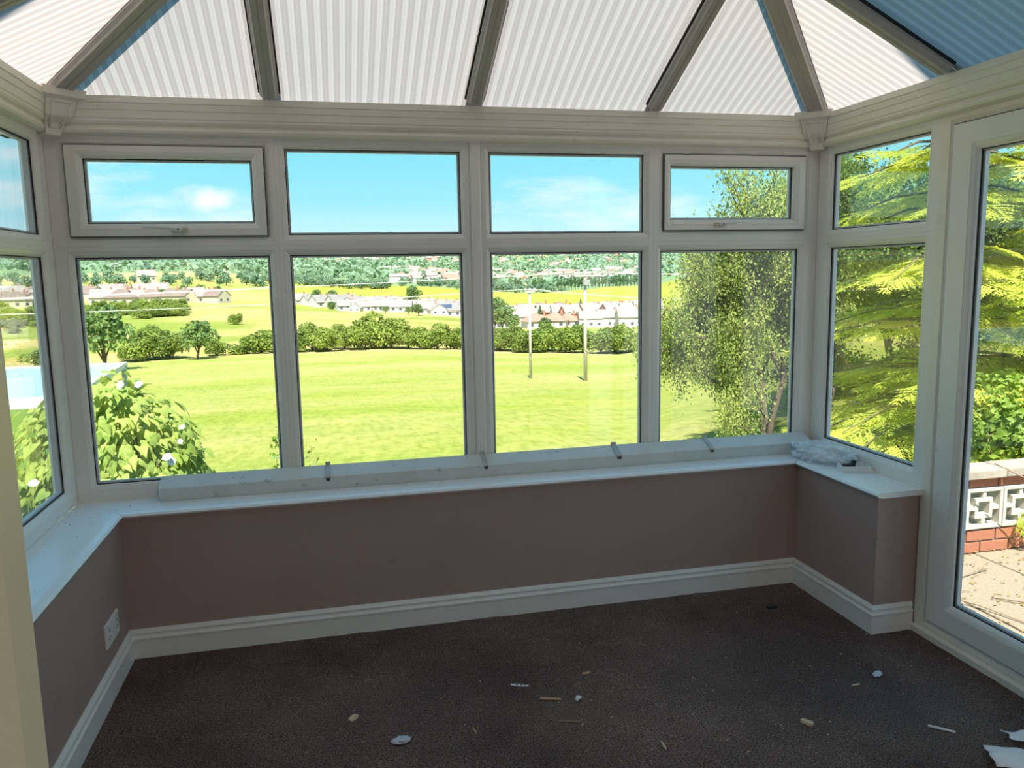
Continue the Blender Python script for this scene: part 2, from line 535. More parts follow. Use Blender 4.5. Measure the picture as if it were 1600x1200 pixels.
LAND = {  # azimuth (degrees): [(distance, ground height above the floor)]
    -25: [(0, -1.0), (8, -1.3), (15, -2.0), (62, -6.9), (125, -10.0), (200, -12.0), (330, -9.6), (370, -8.4), (450, -4.0), (600, .5), (1000, 13), (1600, 29), (2600, 44), (4000, 60)],
    -9: [(0, -1.0), (8, -1.3), (15, -2.0), (62, -6.95), (125, -10.1), (200, -12.0), (330, -9.8), (370, -8.9), (450, -4.4), (600, -.8), (1000, 9.7), (1600, 26), (2600, 45), (4000, 60)],
    4: [(0, -1.0), (8, -1.3), (15, -2.0), (62, -6.95), (125, -10.1), (200, -12.4), (280, -13.6), (360, -13.6), (430, -14.3), (520, -13.4), (650, -10.0), (700, -11), (900, -5.7), (1300, 6), (2000, 32), (3000, 68), (4200, 60)],
    15: [(0, -1.0), (8, -1.3), (15, -2.0), (62, -7.0), (125, -11.2), (200, -14.8), (260, -17.2), (330, -18.3), (420, -18.9), (520, -17.2), (640, -15.2), (700, -18), (850, -19), (1200, -9), (1800, 9), (3000, 66), (4200, 60)],
    21: [(0, -1.0), (8, -1.3), (15, -2.0), (62, -7.1), (125, -11.4), (200, -14.8), (260, -17.2), (330, -18.3), (420, -18.0), (520, -14.2), (640, -11.0), (700, -14), (850, -18), (1200, -8), (1800, 12), (3000, 66), (4200, 60)],
    27: [(0, -.8), (8, -1.1), (15, -1.6), (62, -5.5), (125, -8.5), (300, -12), (600, -9), (900, -2), (1500, 10), (3000, 66), (4200, 60)],
    36: [(0, -.6), (8, -.8), (15, -.95), (55, -1.2), (125, -2.5), (300, -2), (900, 6), (3000, 60), (4200, 60)],
    70: [(0, -.6), (8, -.8), (15, -.95), (55, -1.2), (125, -2.5), (300, -2), (900, 6), (3000, 60), (4200, 60)],
}
_AZ = sorted(LAND)
def ground(x, y):
    d = math.hypot(x, y)
    a = math.degrees(math.atan2(x, y))
    a = min(max(a, _AZ[0]), _AZ[-1])
    def col(k):
        T = LAND[k]
        return float(np.interp(d, [t[0] for t in T], [t[1] for t in T]))
    for i in range(len(_AZ) - 1):
        if _AZ[i] <= a <= _AZ[i + 1]:
            t = (a - _AZ[i]) / (_AZ[i + 1] - _AZ[i])
            t = t * t * (3 - 2 * t)
            return col(_AZ[i]) * (1 - t) + col(_AZ[i + 1]) * t
def spot(u, d, dz=0):
    a = az_of(u)
    x, y = d * math.sin(a), d * math.cos(a)
    return Vector((x, y, ground(x, y) + dz))

# ------------------------------------------------------------------ room measurements
XL, XR, YB = -1.098, 2.461, 3.655          # inner faces of the window frames
WL, WR, WBK = -.89, 2.26, 3.457            # faces of the dwarf walls
YH = .70                                   # house wall face
SILL, SKIRT = .642, .127
EAVE, CORN = 2.33, 2.197
YR = 2.845                                 # end of the short right wall

def fb(u, z, w): return (u, YB + w, z)
def fr_(u, z, w): return (XR + w, u, z)
def fl(u, z, w): return (XL - w, u, z)

# ------------------------------------------------------------------ floor, walls, skirting, sills
fo = struct('floor', 'brown carpeted floor strewn with bits of debris', 'floor')
mb = MB()
nx, ny = 90, 90
gx = np.linspace(WL - .02, XR, nx)
gy = np.linspace(.1, WBK + .02, ny)
rg = np.random.default_rng(5)
hz = rg.normal(0, .0012, (nx, ny))
mb.poly([(gx[i], gy[j], hz[i, j]) for i in range(nx) for j in range(ny)],
        [(i * ny + j, (i + 1) * ny + j, (i + 1) * ny + j + 1, i * ny + j + 1) for i in range(nx - 1) for j in range(ny - 1)])
link('carpet', mb.mesh('carpet', MT['carpet'], True), fo)
mb = MB().box(XL - .25, XR + .07, .1, YB + .25, -.12, -.012)
link('floor_slab', mb.mesh('floor_slab', MT['mortar']), fo)

def wall(name, mbx, mat, label):
    o = link(name, mbx.mesh(name, mat))
    return tag(o, label, 'wall', kind='structure')
wall('wall_back', MB().box(WL - .2, XR + .1, WBK, YB + .06, -.01, SILL - .028), MT['wall'], 'long taupe painted dwarf wall under the garden windows')
wall('wall_left', MB().box(XL - .1, WL, YH, WBK, -.01, SILL - .028), MT['wall'], 'taupe painted dwarf wall on the left with the socket')
wall('wall_right', MB().box(WR, XR + .06, YR, WBK, -.01, SILL - .028), MT['wall'], 'short taupe painted dwarf wall return beside the door')

SK = [(0, 0), (.016, 0), (.016, .078), (.019, .083), (.019, .090), (.014, .095), (.012, .102), (.014, .112), (.009, .121), (.004, .127), (0, .127)]
def skirt(name, mapf, t0, t1, label):
    o = link(name, MB().prism(SK, mapf, t0, t1).mesh(name, MT['skirting']))
    return tag(o, label, 'skirting', kind='structure')
skirt('baseboard_back', lambda a, b, t: (t, WBK - a, b), lambda a, b: WL + a, lambda a, b: WR - a, 'white moulded skirting along the long back wall')
skirt('baseboard_left', lambda a, b, t: (WL + a, t, b), YH, lambda a, b: WBK - a, 'white moulded skirting along the left wall below the socket')
skirt('baseboard_right', lambda a, b, t: (WR - a, t, b), lambda a, b: YR - a, lambda a, b: WBK - a, 'white moulded skirting on the short right wall')
skirt('baseboard_return', lambda a, b, t: (t, YR - a, b), lambda a, b: WR - a, XR - .01, 'white moulded skirting piece across the wall end beside the door')

SL = [(0, 0), (.20, 0), (.222, -.004), (.229, -.0125), (.222, -.021), (.20, -.025), (0, -.025)]
def sill(name, mapf, t0, t1, label):
    o = link(name, MB().prism(SL, mapf, t0, t1).mesh(name, MT['sill']))
    return tag(o, label, 'windowsill', kind='structure')
G = .0016
sill('trim_1', lambda a, b, t: (t, YB - a, SILL + b), lambda a, b: XL + a + G, lambda a, b: XR - a - G, 'long white windowsill with rounded nose under the garden windows')
sill('trim_2', lambda a, b, t: (XL + a, t, SILL + b), YH, lambda a, b: YB - a - G, 'white windowsill on the left running towards the house')
sill('trim_3', lambda a, b, t: (XR - a, t, SILL + b), YR - .028, lambda a, b: YB - a - G, 'short white windowsill on the right with bag and tray')

# ------------------------------------------------------------------ cornice
CP = [(-.02, 2.188), (.020, 2.190), (.034, 2.196), (.040, 2.206), (.040, 2.214), (.034, 2.221), (.034, 2.226), (.046, 2.231), (.052, 2.240), (.052, 2.247), (.056, 2.252),
      (.060, 2.275), (.060, 2.279), (.064, 2.282), (.068, 2.302), (.068, 2.306), (.072, 2.309), (.074, 2.334), (-.02, 2.334)]
def corn(name, mapf, t0, t1, label):
    o = link(name, MB().prism(CP, mapf, t0, t1).mesh(name, MT['upvc_old']))
    return tag(o, label, 'cornice', kind='structure')
corn('trim_4', lambda a, b, t: (t, YB - a, b), lambda a, b: XL + a + .02, lambda a, b: XR - a - .02, 'long stepped white eaves trim above the garden windows')
corn('trim_5', lambda a, b, t: (XL + a, t, b), YH, lambda a, b: YB - a - .02, 'stepped white eaves trim along the left side')
corn('trim_6', lambda a, b, t: (XR - a, t, b), YH, lambda a, b: YB - a - .02, 'stepped white eaves trim above the door on the right')

def crown(name, cx, sx, label):
    """tapered corner cover with a raised trapezoid panel, set across the corner"""
    e = struct(name, label, 'corner cover')
    def P(t, z, d):          # t across the face, d out of the corner
        return (cx + sx * (d * .7071 + t * .7071), YB - (d * .7071 - t * .7071), z)
    def ring(pr):
        return [(-pr[0], pr[1], pr[2]), (pr[0], pr[1], pr[2])]
    prof = [(.030, 2.178, .085), (.032, 2.200, .092), (.038, 2.222, .102), (.052, 2.246, .138), (.062, 2.304, .166), (.082, 2.316, .188), (.088, 2.346, .196)]
    mb = MB()
    n = len(prof)
    pts = []
    for w, z, d in prof:
        pts += [P(-w, z, d), P(w, z, d), P(w * 1.2, z, .0), P(-w * 1.2, z, .0)]
    fs = []
    for i in range(n - 1):
        for k in range(4):
            fs.append((i * 4 + k, i * 4 + (k + 1) % 4, (i + 1) * 4 + (k + 1) % 4, (i + 1) * 4 + k))
    fs += [(0, 1, 2, 3), tuple((n - 1) * 4 + k for k in range(4))]
    mb.poly(pts, fs)
    link('cover_body', mb.mesh('cover_body', MT['upvc_old'], bevel=.002), e)
    def dep(z): return float(np.interp(z, [q[1] for q in prof], [q[2] for q in prof]))
    mb = MB()
    for a, b in (((-.020, 2.205), (.020, 2.205)), ((.020, 2.205), (.040, 2.296)), ((.040, 2.296), (-.040, 2.296)), ((-.040, 2.296), (-.020, 2.205))):
        mb.tube([P(a[0], a[1], dep(a[1]) + .001), P((a[0] + b[0]) / 2, (a[1] + b[1]) / 2, dep((a[1] + b[1]) / 2) + .001), P(b[0], b[1], dep(b[1]) + .001)], .0042, 6)
    link('raised_border', mb.mesh('raised_border', MT['upvc_old'], True), e)
crown('trim_7', XL, 1, 'tapered white corner cover at the left end of the eaves trim')
crown('trim_8', XR, -1, 'tapered white corner cover at the right end of the eaves trim')

# ------------------------------------------------------------------ windows
def ring_mesh(name, rect, prof, mapf, mat, mi=0):
    """mitred frame round a rectangle: prof = closed list of (inset, depth)"""
    u0, u1, z0, z1 = rect
    n = len(prof)
    pts = []
    for s, w in prof:
        pts += [mapf(u0 + s[0], z0 + s[2], w), mapf(u1 - s[1], z0 + s[2], w), mapf(u1 - s[1], z1 - s[3], w), mapf(u0 + s[0], z1 - s[3], w)]
    fs = []
    for i in range(n):
        j = (i + 1) % n
        for k in range(4):
            m = (k + 1) % 4
            fs.append((i * 4 + k, i * 4 + m, j * 4 + m, j * 4 + k))
    return MB().poly(pts, fs).mesh(name, mat)

def fprof(wd, depth0=0.0, depth1=.066):
    """wd = (left, right, bottom, top) member widths"""
    def at(back): return tuple(x - back for x in wd)
    z = (0, 0, 0, 0)
    e = (.0012,) * 4
    return [(e, depth0), (at(.026), depth0), (at(.0245), depth0 + .002), (at(.0225), depth0 + .0005), (at(.010), depth0 + .006), (at(.002), depth0 + .013), (at(0), depth0 + .018), (at(0), depth1 - .014), (at(.018), depth1), (e, depth1), (z, depth1 - .0015), (z, depth0 + .0015)]

def sub(rect, w):
    return (rect[0] + w[0], rect[1] - w[1], rect[2] + w[2], rect[3] - w[3])

def pane(rect, mapf, par, w0=.024, w1=.046):
    q = (rect[0] - .006, rect[1] + .006, rect[2] - .006, rect[3] + .006)
    mb = MB().poly([mapf(q[0], q[2], w0), mapf(q[1], q[2], w0), mapf(q[1], q[3], w0), mapf(q[0], q[3], w0), mapf(q[0], q[2], w1), mapf(q[1], q[2], w1), mapf(q[1], q[3], w1), mapf(q[0], q[3], w1)],
                   [(3, 2, 1, 0), (4, 5, 6, 7), (0, 1, 5, 4), (1, 2, 6, 5), (2, 3, 7, 6), (3, 0, 4, 7)])
    link('glass_pane', mb.mesh('glass_pane', MT['glass']), par)
    t = lambda x: (x,) * 4
    link('spacer_bar', ring_mesh('spacer_bar', rect, [(t(.001), w0 + .003), (t(.011), w0 + .003), (t(.011), w1 - .003), (t(.001), w1 - .003)], mapf, MT['spacer']), par)
    link('glazing_gasket', ring_mesh('glazing_gasket', rect, [(t(-.001), w0 - .005), (t(.0035), w0 - .005), (t(.0035), w0 - .0004), (t(-.001), w0 - .0004)], mapf, MT['gasket']), par)

def light(win, rect, wd, mapf):
    link('frame', ring_mesh('frame', rect, fprof(wd), mapf, MT['upvc']), win)
    pane(sub(rect, wd), mapf, win)

def vent(win, rect, wd, mapf, hx, sgn):
    link('frame', ring_mesh('frame', rect, fprof(wd), mapf, MT['upvc']), win)
    so = sub(rect, wd)
    so = (so[0] + .001, so[1] - .001, so[2] + .001, so[3] - .001)
    sw = (.062, .049, .052, .051) if sgn < 0 else (.034, .060, .050, .050)
    s = link('vent_sash', ring_mesh('vent_sash', so, fprof(sw, -.010, .052), mapf, MT['upvc']), win)
    t = lambda x: (x,) * 4
    link('sash_seal', ring_mesh('sash_seal', so, [(t(-.0035), -.0005), (t(.0015), -.0005), (t(.0015), .004), (t(-.0035), .004)], mapf, MT['gasket']), win)
    pane(sub(so, sw), mapf, s)
    # lever handle
    hz_ = so[2] + .024
    def hm(pts): return [mapf(a, b, c) for a, b, c in pts]
    mb = MB()
    mb.poly(hm([(hx - .032, hz_ - .012, -.0105), (hx + .032, hz_ - .012, -.0105), (hx + .032, hz_ + .012, -.0105), (hx - .032, hz_ + .012, -.0105),
                (hx - .030, hz_ - .010, -.021), (hx + .030, hz_ - .010, -.021), (hx + .030, hz_ + .010, -.021), (hx - .030, hz_ + .010, -.021)]),
            [(0, 1, 2, 3), (4, 5, 6, 7), (0, 1, 5, 4), (1, 2, 6, 5), (2, 3, 7, 6), (3, 0, 4, 7)])
    tag(link('handle_base', mb.mesh('handle_base', MT['cream_plastic'], bevel=.004), s), 'yellowed plastic handle base')
    mb = MB()
    mb.tube(hm([(hx, hz_, -.018), (hx, hz_, -.036), (hx + sgn * .018, hz_ + .004, -.046), (hx + sgn * .04, hz_ + .009, -.048), (hx + sgn * .10, hz_ + .012, -.047), (hx + sgn * .135, hz_ + .013, -.045), (hx + sgn * .142, hz_ + .013, -.045)]),
            [.011, .012, .011, .0085, .0075, .0065, .003], 10)
    mb.tube(hm([(hx, hz_ + .002, -.040), (hx, hz_ + .002, -.049)]), [.010, .009], 10)
    tag(link('handle', mb.mesh('handle', MT['white_plastic'], True), s), 'white lever handle')
    link('handle_lock', MB().tube(hm([(hx, hz_ + .002, -.0485), (hx, hz_ + .002, -.0505)]), .0035, 8).mesh('handle_lock', MT['black']), s)

ZB, ZT, ZM = .642, 2.205, 1.736
w2 = struct('window_1', 'left pair of garden window lights with opening vent above left pane', 'window')
vent(w2, (XL, -.198, ZM, ZT), (.073, .045, .042, .055), fb, -.600, -1)
light(w2, (XL, -.198, ZB, ZM), (.074, .043, .072, .044), fb)
light(w2, (-.198, .667, ZM, ZT), (.043, .050, .044, .056), fb)
light(w2, (-.198, .667, ZB, ZM), (.043, .050, .072, .044), fb)
w3 = struct('window_2', 'right pair of garden window lights with opening vent above right pane', 'window')
light(w3, (.702, 1.562, ZM, ZT), (.050, .047, .044, .056), fb)
light(w3, (.702, 1.562, ZB, ZM), (.049, .050, .072, .044), fb)
vent(w3, (1.562, XR, ZM, ZT), (.055, .080, .054, .055), fb, 1.912, 1)
light(w3, (1.562, XR, ZB, ZM), (.045, .098, .072, .044), fb)
cv = link('trim_9', MB().prism([(.660, -.004), (.708, -.004), (.700, -.010), (.668, -.010)], lambda a, b, t: (a, YB + b, t), ZB, ZT).box(.667, .702, YB, YB + .066, ZB, ZT).mesh('trim_9', MT['upvc']))
tag(cv, 'vertical white coupling strip between the two garden window frames', 'trim', kind='structure')
w4 = struct('window_3', 'right side window over the short wall beside the door', 'window')
light(w4, (2.832, YB, ZM, ZT), (.075, .100, .046, .056), fr_)
light(w4, (2.832, YB, ZB, ZM), (.075, .100, .076, .042), fr_)
w1 = struct('window_4', 'left side window of tall panes nearest the garden', 'window')
light(w1, (2.30, YB, ZM, ZT), (.05, .100, .046, .056), fl)
light(w1, (2.30, YB, ZB, ZM), (.05, .100, .076, .042), fl)
w5 = struct('window_5', 'left side window nearest the house wall', 'window')
light(w5, (YH, 1.48, ZM, ZT), (.05, .045, .046, .056), fl)
light(w5, (YH, 1.48, ZB, ZM), (.05, .045, .076, .042), fl)
light(w5, (1.48, 2.30, ZM, ZT), (.045, .05, .046, .056), fl)
light(w5, (1.48, 2.30, ZB, ZM), (.045, .05, .076, .042), fl)
# corner posts outside the butt joints
link('post', MB().box(XL - .07, XL - .0005, YB + .0005, YB + .07, ZB, ZT).mesh('post', MT['upvc']), w1)
link('post', MB().box(XR + .0005, XR + .07, YB + .0005, YB + .07, ZB, ZT).mesh('post', MT['upvc']), w4)

# door on the right: frame, two leaves
dr = struct('door_1', 'white glazed double door leading to the patio', 'door')
DF = [2.832, .70]
def t4(a): return (a,) * 4
link('door_frame', ring_mesh('door_frame', (DF[1], DF[0], .012, ZT), [((0, 0, 0, 0), -.002), ((.05, .05, .035, .035), -.002), ((.053, .053, .038, .038), .001), ((.072, .072, .060, .055), .010), ((.077, .077, .066, .060), .02), ((.077, .077, .066, .060), .06), ((0, 0, 0, 0), .068)], fr_, MT['upvc_old']), dr)
link('threshold', MB().prism([(-.018, 0), (.07, 0), (.07, .034), (-.008, .034), (-.018, .026)], lambda a, b, t: (XR + a, t, b), DF[1], DF[0] - .002).mesh('threshold', MT['upvc_old']), dr)
for a, b in ((1.768, 2.757), (.775, 1.764)):
    rect = (a, b, .079, 2.147)
    lw_ = (.108, .122, .108, .108)
    leaf = link('door_leaf', ring_mesh('door_leaf', rect, fprof(lw_, -.008, .058), fr_, MT['upvc']), dr)
    link('leaf_seal', ring_mesh('leaf_seal', rect, [(t4(-.004), -.001), (t4(.0012), -.001), (t4(.0012), .004), (t4(-.004), .004)], fr_, MT['gasket']), dr)
    pane(sub(rect, lw_), fr_, leaf, .022, .046)
h_ = MB().tube([(XR - .03, 1.83, 1.03), (XR - .06, 1.83, 1.03), (XR - .062, 1.87, 1.03), (XR - .06, 1.95, 1.03)], .010, 8)
h_.box(XR - .022, XR - .009, 1.815, 1.845, .93, 1.13)
link('door_handle', h_.mesh('door_handle', MT['white_plastic'], True), dr)

# ------------------------------------------------------------------ roof
ce = struct('ceiling', 'hipped translucent ribbed conservatory roof with white rafters', 'ceiling')
EX0, EX1, EY = -1.045, 2.42, 3.60
AP = ((EX0 + EX1) / 2, EY - (EX1 - EX0) / 2)
TP = .492
def zb_(x, y): return EAVE + .012 + (EY - y) * TP
def zr_(x, y): return EAVE + .012 + (EX1 - x) * TP
def zl_(x, y): return EAVE + .012 + (x - EX0) * TP
OV = .17
def rpanel(poly, zf, mat):
    n = len(poly)
    th = .025
    pts = [(x, y, zf(x, y)) for x, y in poly] + [(x, y, zf(x, y) + th) for x, y in poly]
    mb = MB()
    mb.poly(pts, [tuple(range(n))[::-1]], 0)
    mb.poly(pts[n:], [tuple(range(n))], 1)
    sp = pts
    mb.poly(sp, [(i, (i + 1) % n, n + (i + 1) % n, n + i) for i in range(n)], 1)
    link('roof_panel', mb.mesh('roof_panel', [mat, MT['polytop']], recalc=False), ce)
RX = [-.196, .671, 1.521]
HL = lambda x: (x, EY - (x - EX0))
HR = lambda x: (x, EY - (EX1 - x))
g = .0015
rpanel([(EX0 + g - OV, EY + OV), (RX[0] - g, EY + OV), HL(RX[0] - g), HL(EX0 + g)], zb_, MT['poly_x'])
rpanel([(RX[0] + g, EY + OV), (RX[1] - g, EY + OV), HL(RX[1] - g), HL(RX[0] + g)], zb_, MT['poly_x'])
rpanel([(RX[1] + g, EY + OV), (RX[2] - g, EY + OV), HR(RX[2] - g), HR(RX[1] + g + .03)], zb_, MT['poly_x'])
rpanel([(RX[2] + g, EY + OV), (EX1 - g + OV, EY + OV), HR(EX1 - g), HR(RX[2] + g)], zb_, MT['poly_x'])
RY = [2.72, 1.87, 1.2]
RYL = [2.66, 1.87, 1.2]
def inR(y): return EX1 - (EY - y)
def inL(y): return EX0 + (EY - y)
for sgn, ex, inn, zf in ((1, EX1, inR, zr_), (-1, EX0, inL, zl_)):
    o_ = sgn * OV
    RS = RY if sgn > 0 else RYL
    def add(p):
        rpanel(p if sgn > 0 else p[::-1], zf, MT['poly_y'])
    add([(ex, EY - g), (ex + o_, EY - g + OV), (ex + o_, RS[0] + g), (inn(RS[0] + g), RS[0] + g)][::-1])
    add([(ex + o_, RS[0] - g), (ex + o_, RS[1] + g), (inn(RS[1] + g), RS[1] + g), (inn(RS[0] - g), RS[0] - g)][::-1])
    add([(ex + o_, RS[1] - g), (ex + o_, RS[2] + g), (AP[0], RS[2] + g), (AP[0], RS[1] - g)][::-1])
    add([(ex + o_, RS[2] - g), (ex + o_, YH), (AP[0], YH), (AP[0], RS[2] - g)][::-1])
def rafter(name, p0, p1, w, up=(0, 0, 1), depth=.042):
    p0, p1 = Vector(p0), Vector(p1)
    d = (p1 - p0).normalized()
    s = d.cross(Vector(up)).normalized()
    n = s.cross(d).normalized()
    def mp_(a, b, t):
        return tuple(p0 + (p1 - p0) * t + s * a + n * b)
    h = w / 2
    mb = MB().prism([(-h, -.004), (-h, -depth + .018), (-h + .010, -depth + .008), (-h + .014, -depth), (-.004, -depth), (0, -depth + .003), (.004, -depth), (h - .014, -depth), (h - .010, -depth + .008), (h, -depth + .018), (h, -.004)], mp_, 0, 1)
    r = link(name, mb.mesh(name, MT['rafter']), ce)
    for sg in (-1, 1):
        link('rafter_gasket', MB().prism([(sg * (h - .001), -.012), (sg * (h + .007), -.010), (sg * (h + .007), -.002), (sg * (h - .001), -.002)], mp_, 0, 1).mesh('rafter_gasket', MT['gasket']), r)
    mb = MB().prism([(-h, .026), (h, .026), (h - .008, .040), (-h + .008, .040)], mp_, -.10, 1)
    link('rafter_cap', mb.mesh('rafter_cap', MT['upvc']), r)
for x in RX:
    yt = HL(x)[1] if x < AP[0] else HR(x)[1]
    rafter('rafter', (x, EY - .045, zb_(x, EY - .045)), (x, yt, zb_(x, yt)), .076)
for ys_, ex, inn, zf, sg in ((RY, EX1, inR, zr_, -1), (RYL, EX0, inL, zl_, 1)):
    for y in ys_:
        xi = inn(y) if y > AP[1] else AP[0]
        rafter('rafter', (ex + sg * .045, y, zf(ex + sg * .045, y)), (xi, y, zf(xi, y)), .076)
rafter('hip_rafter', (EX0 + .06, EY - .06, zb_(0, EY - .06)), (AP[0], AP[1], zb_(0, AP[1])), .098)
rafter('hip_rafter', (EX1 - .06, EY - .06, zb_(0, EY - .06)), (AP[0], AP[1], zb_(0, AP[1])), .098)
rafter('ridge_beam', (AP[0], AP[1] + .05, zb_(0, AP[1])), (AP[0], YH, zb_(0, AP[1])), .12)
gut = MB()
for p0, p1 in (((EX0 - .2, EY + .2), (EX1 + .2, EY + .2)), ((EX0 - .2, YH), (EX0 - .2, EY + .2)), ((EX1 + .2, YH), (EX1 + .2, EY + .2))):
    x0, x1 = sorted((p0[0], p1[0])); y0, y1 = sorted((p0[1], p1[1]))
    gut.box(x0 - .05, x1 + .05, y0 - .05, y1 + .05, EAVE - .13, EAVE - .075)
link('gutter', gut.mesh('gutter', MT['upvc']), ce)

# ------------------------------------------------------------------ the house behind the viewpoint
OX0, OX1 = -.262, 1.75
wf = struct('wall_front', 'house wall behind the viewpoint with the wide opening into the conservatory', 'wall')
mb = MB()
HE, HX0, HX1 = 5.75, -6.0, 2.25
mb.box(HX0, OX0 - .02, YH - .28, YH, -1.2, HE - .1)
mb.box(OX1, HX1, YH - .28, YH, -1.2, HE - .1)
mb.box(OX0 - .02, OX1, YH - .28, YH, 2.1, HE - .1)
link('house_wall', mb.mesh('house_wall', MT['render']), wf)
mb = MB().poly([(HX0, -5, HE), (HX1, -5, HE), (HX1, YH + .02, HE), (HX0, YH + .02, HE), (HX0, -5, HE + .2), (HX1, -5, HE + .2), (HX1, YH + .02, HE + .12), (HX0, YH + .02, HE + .12)],
               [(3, 2, 1, 0), (4, 5, 6, 7), (0, 1, 5, 4), (1, 2, 6, 5), (2, 3, 7, 6), (3, 0, 4, 7)])
mb.box(HX0, HX0 + .3, -5, YH - .28, -1.2, HE).box(HX1 - .3, HX1, -5, YH - .28, -1.2, HE).box(HX0, HX1, -5.2, -5, -1.2, HE)
mb.box(HX0 + .3, HX1 - .3, -5, YH - .28, 2.45, 2.6).box(HX0 + .3, HX1 - .3, -5, .1, -.12, -.01)
link('house_shell', mb.mesh('house_shell', MT['plaster']), wf)
la = bpy.data.lights.new('added_fill_light', 'AREA')  # unseen lamp added to brighten and warm the conservatory interior
la.shape = 'DISK'
la.size = .55
la.energy = 34
la.color = (1.0, .84, .74)
cl = empty('added_fill_lamp', (.75, -1.7, 2.45), label='added round fill lamp, unseen in the house room behind the viewpoint', cat='lamp')
link('fill_lamp_bulb', la, cl, (0, 0, -.09))
link('fill_lamp_shade', MB().tube([(0, 0, 0), (0, 0, -.03), (0, 0, -.08), (0, 0, -.085)], [.06, .30, .30, .27], 24).mesh('fill_lamp_shade', MT['white_plastic'], True), cl)
jb = MB().prism([(-.262, .54), (-.262, .64), (-.246, .652), (-.236, .652), (-.232, .60), (-.2355, .545), (-.240, .54)], lambda a, b, t: (a, b, t), -.01, 2.12)
jb.box(-.24, 1.75, .54, .65, 2.06, 2.1).box(1.73, 1.76, .54, .65, -.01, 2.1)
tag(link('door_2', jb.mesh('door_2', MT['jamb'])), 'cream door lining at the near left edge of the view', 'door frame', kind='structure')

# ------------------------------------------------------------------ land outside
def lerp3(a, b, t): return tuple(a[i] * (1 - t) + b[i] * t for i in range(3))
FIELD, FIELD2, DRY, SCRUB = (.265, .305, .058), (.31, .32, .095), (.40, .34, .14), (.22, .27, .06)
HILL, FARG, FART, LAWN = (.31, .315, .06), (.19, .27, .15), (.38, .34, .17), (.17, .18, .045)
rgl = np.random.default_rng(11)
_grid = rgl.random((64, 64))
def vnoise(x, y):
    xi, yi = math.floor(x), math.floor(y)
    fx, fy = x - xi, y - yi
    fx, fy = fx * fx * (3 - 2 * fx), fy * fy * (3 - 2 * fy)
    g_ = lambda i, j: _grid[i % 64, j % 64]
    return (g_(xi, yi) * (1 - fx) + g_(xi + 1, yi) * fx) * (1 - fy) + (g_(xi, yi + 1) * (1 - fx) + g_(xi + 1, yi + 1) * fx) * fy
def cover(x, y):
    d = math.hypot(x, y)
    a = math.degrees(math.atan2(x, y))
    n = vnoise(x / 9 + 5, y / 5) * .6 + vnoise(x / 3, y / 2.2) * .4
    if d < 122:
        c = lerp3(FIELD, FIELD2, min(1, max(0, (n - .15) * 1.4)))
        for dd, ww in ((60, 3.0), (66, 2.5), (84, 5), (104, 6), (119, 4)):       # pale worn bands across the mown field
            c = lerp3(c, (.38, .37, .15), .4 * math.exp(-((y - dd - 4 * math.sin(x / 14)) / ww) ** 2))
        if a > 24:
            c = lerp3(c, LAWN, min(1, (a - 24) / 8))
        return c
    if d < 128:
        return (.40, .36, .15)
    if d < 345:
        big = vnoise(x / 40, y / 22)
        c = lerp3(DRY, (.42, .31, .10), min(1, max(0, (n - .4) * 2)))
        c = lerp3(c, SCRUB, min(1, max(0, (big - .52) * 5)))
        if a < -8 and d > 215:
            c = lerp3(c, SCRUB, min(1, (-8 - a) / 4))
        return c
    if d < 760:
        if a > -3:
            return lerp3(HILL, (.29, .33, .06), min(1, max(0, (vnoise(x / 60, y / 30) - .3) * 2)))
        return lerp3((.30, .33, .09), DRY, min(1, max(0, (vnoise(x / 70, y / 40) - .45) * 4)))
    t = vnoise(x / 170 + 3, y / 120)
    return lerp3(FARG, FART, min(1, max(0, (t - .62) * 9)))
azs = np.linspace(-62, 72, 150)
ds = [0.0, 1.5] + list(np.geomspace(3, 4200, 170))
mb = MB()
cols = []
for a in azs:
    for d in ds:
        x, y = d * math.sin(R(a)), d * math.cos(R(a))
        z = ground(x, y)
        if d > 6:
            z += (vnoise(x / 6, y / 6) - .5) * min(.5, d * .004)
        mb.v.append((x, y, z))
        cols.append(cover(x, y) + (1,))
nd = len(ds)
for i in range(len(azs) - 1):
    for j in range(nd - 1):
        mb.f.append((i * nd + j, i * nd + j + 1, (i + 1) * nd + j + 1, (i + 1) * nd + j)); mb.mi.append(0)
me = mb.mesh('ground', MT['land'], True, recalc=False)
ca = me.color_attributes.new('cover', 'FLOAT_COLOR', 'POINT')
ca.data.foreach_set('color', np.array(cols, dtype=np.float32).ravel())
me.flip_normals()
tag(link('ground', me), 'yellow green mown field falling away to a valley and far hills', 'field', kind='structure')

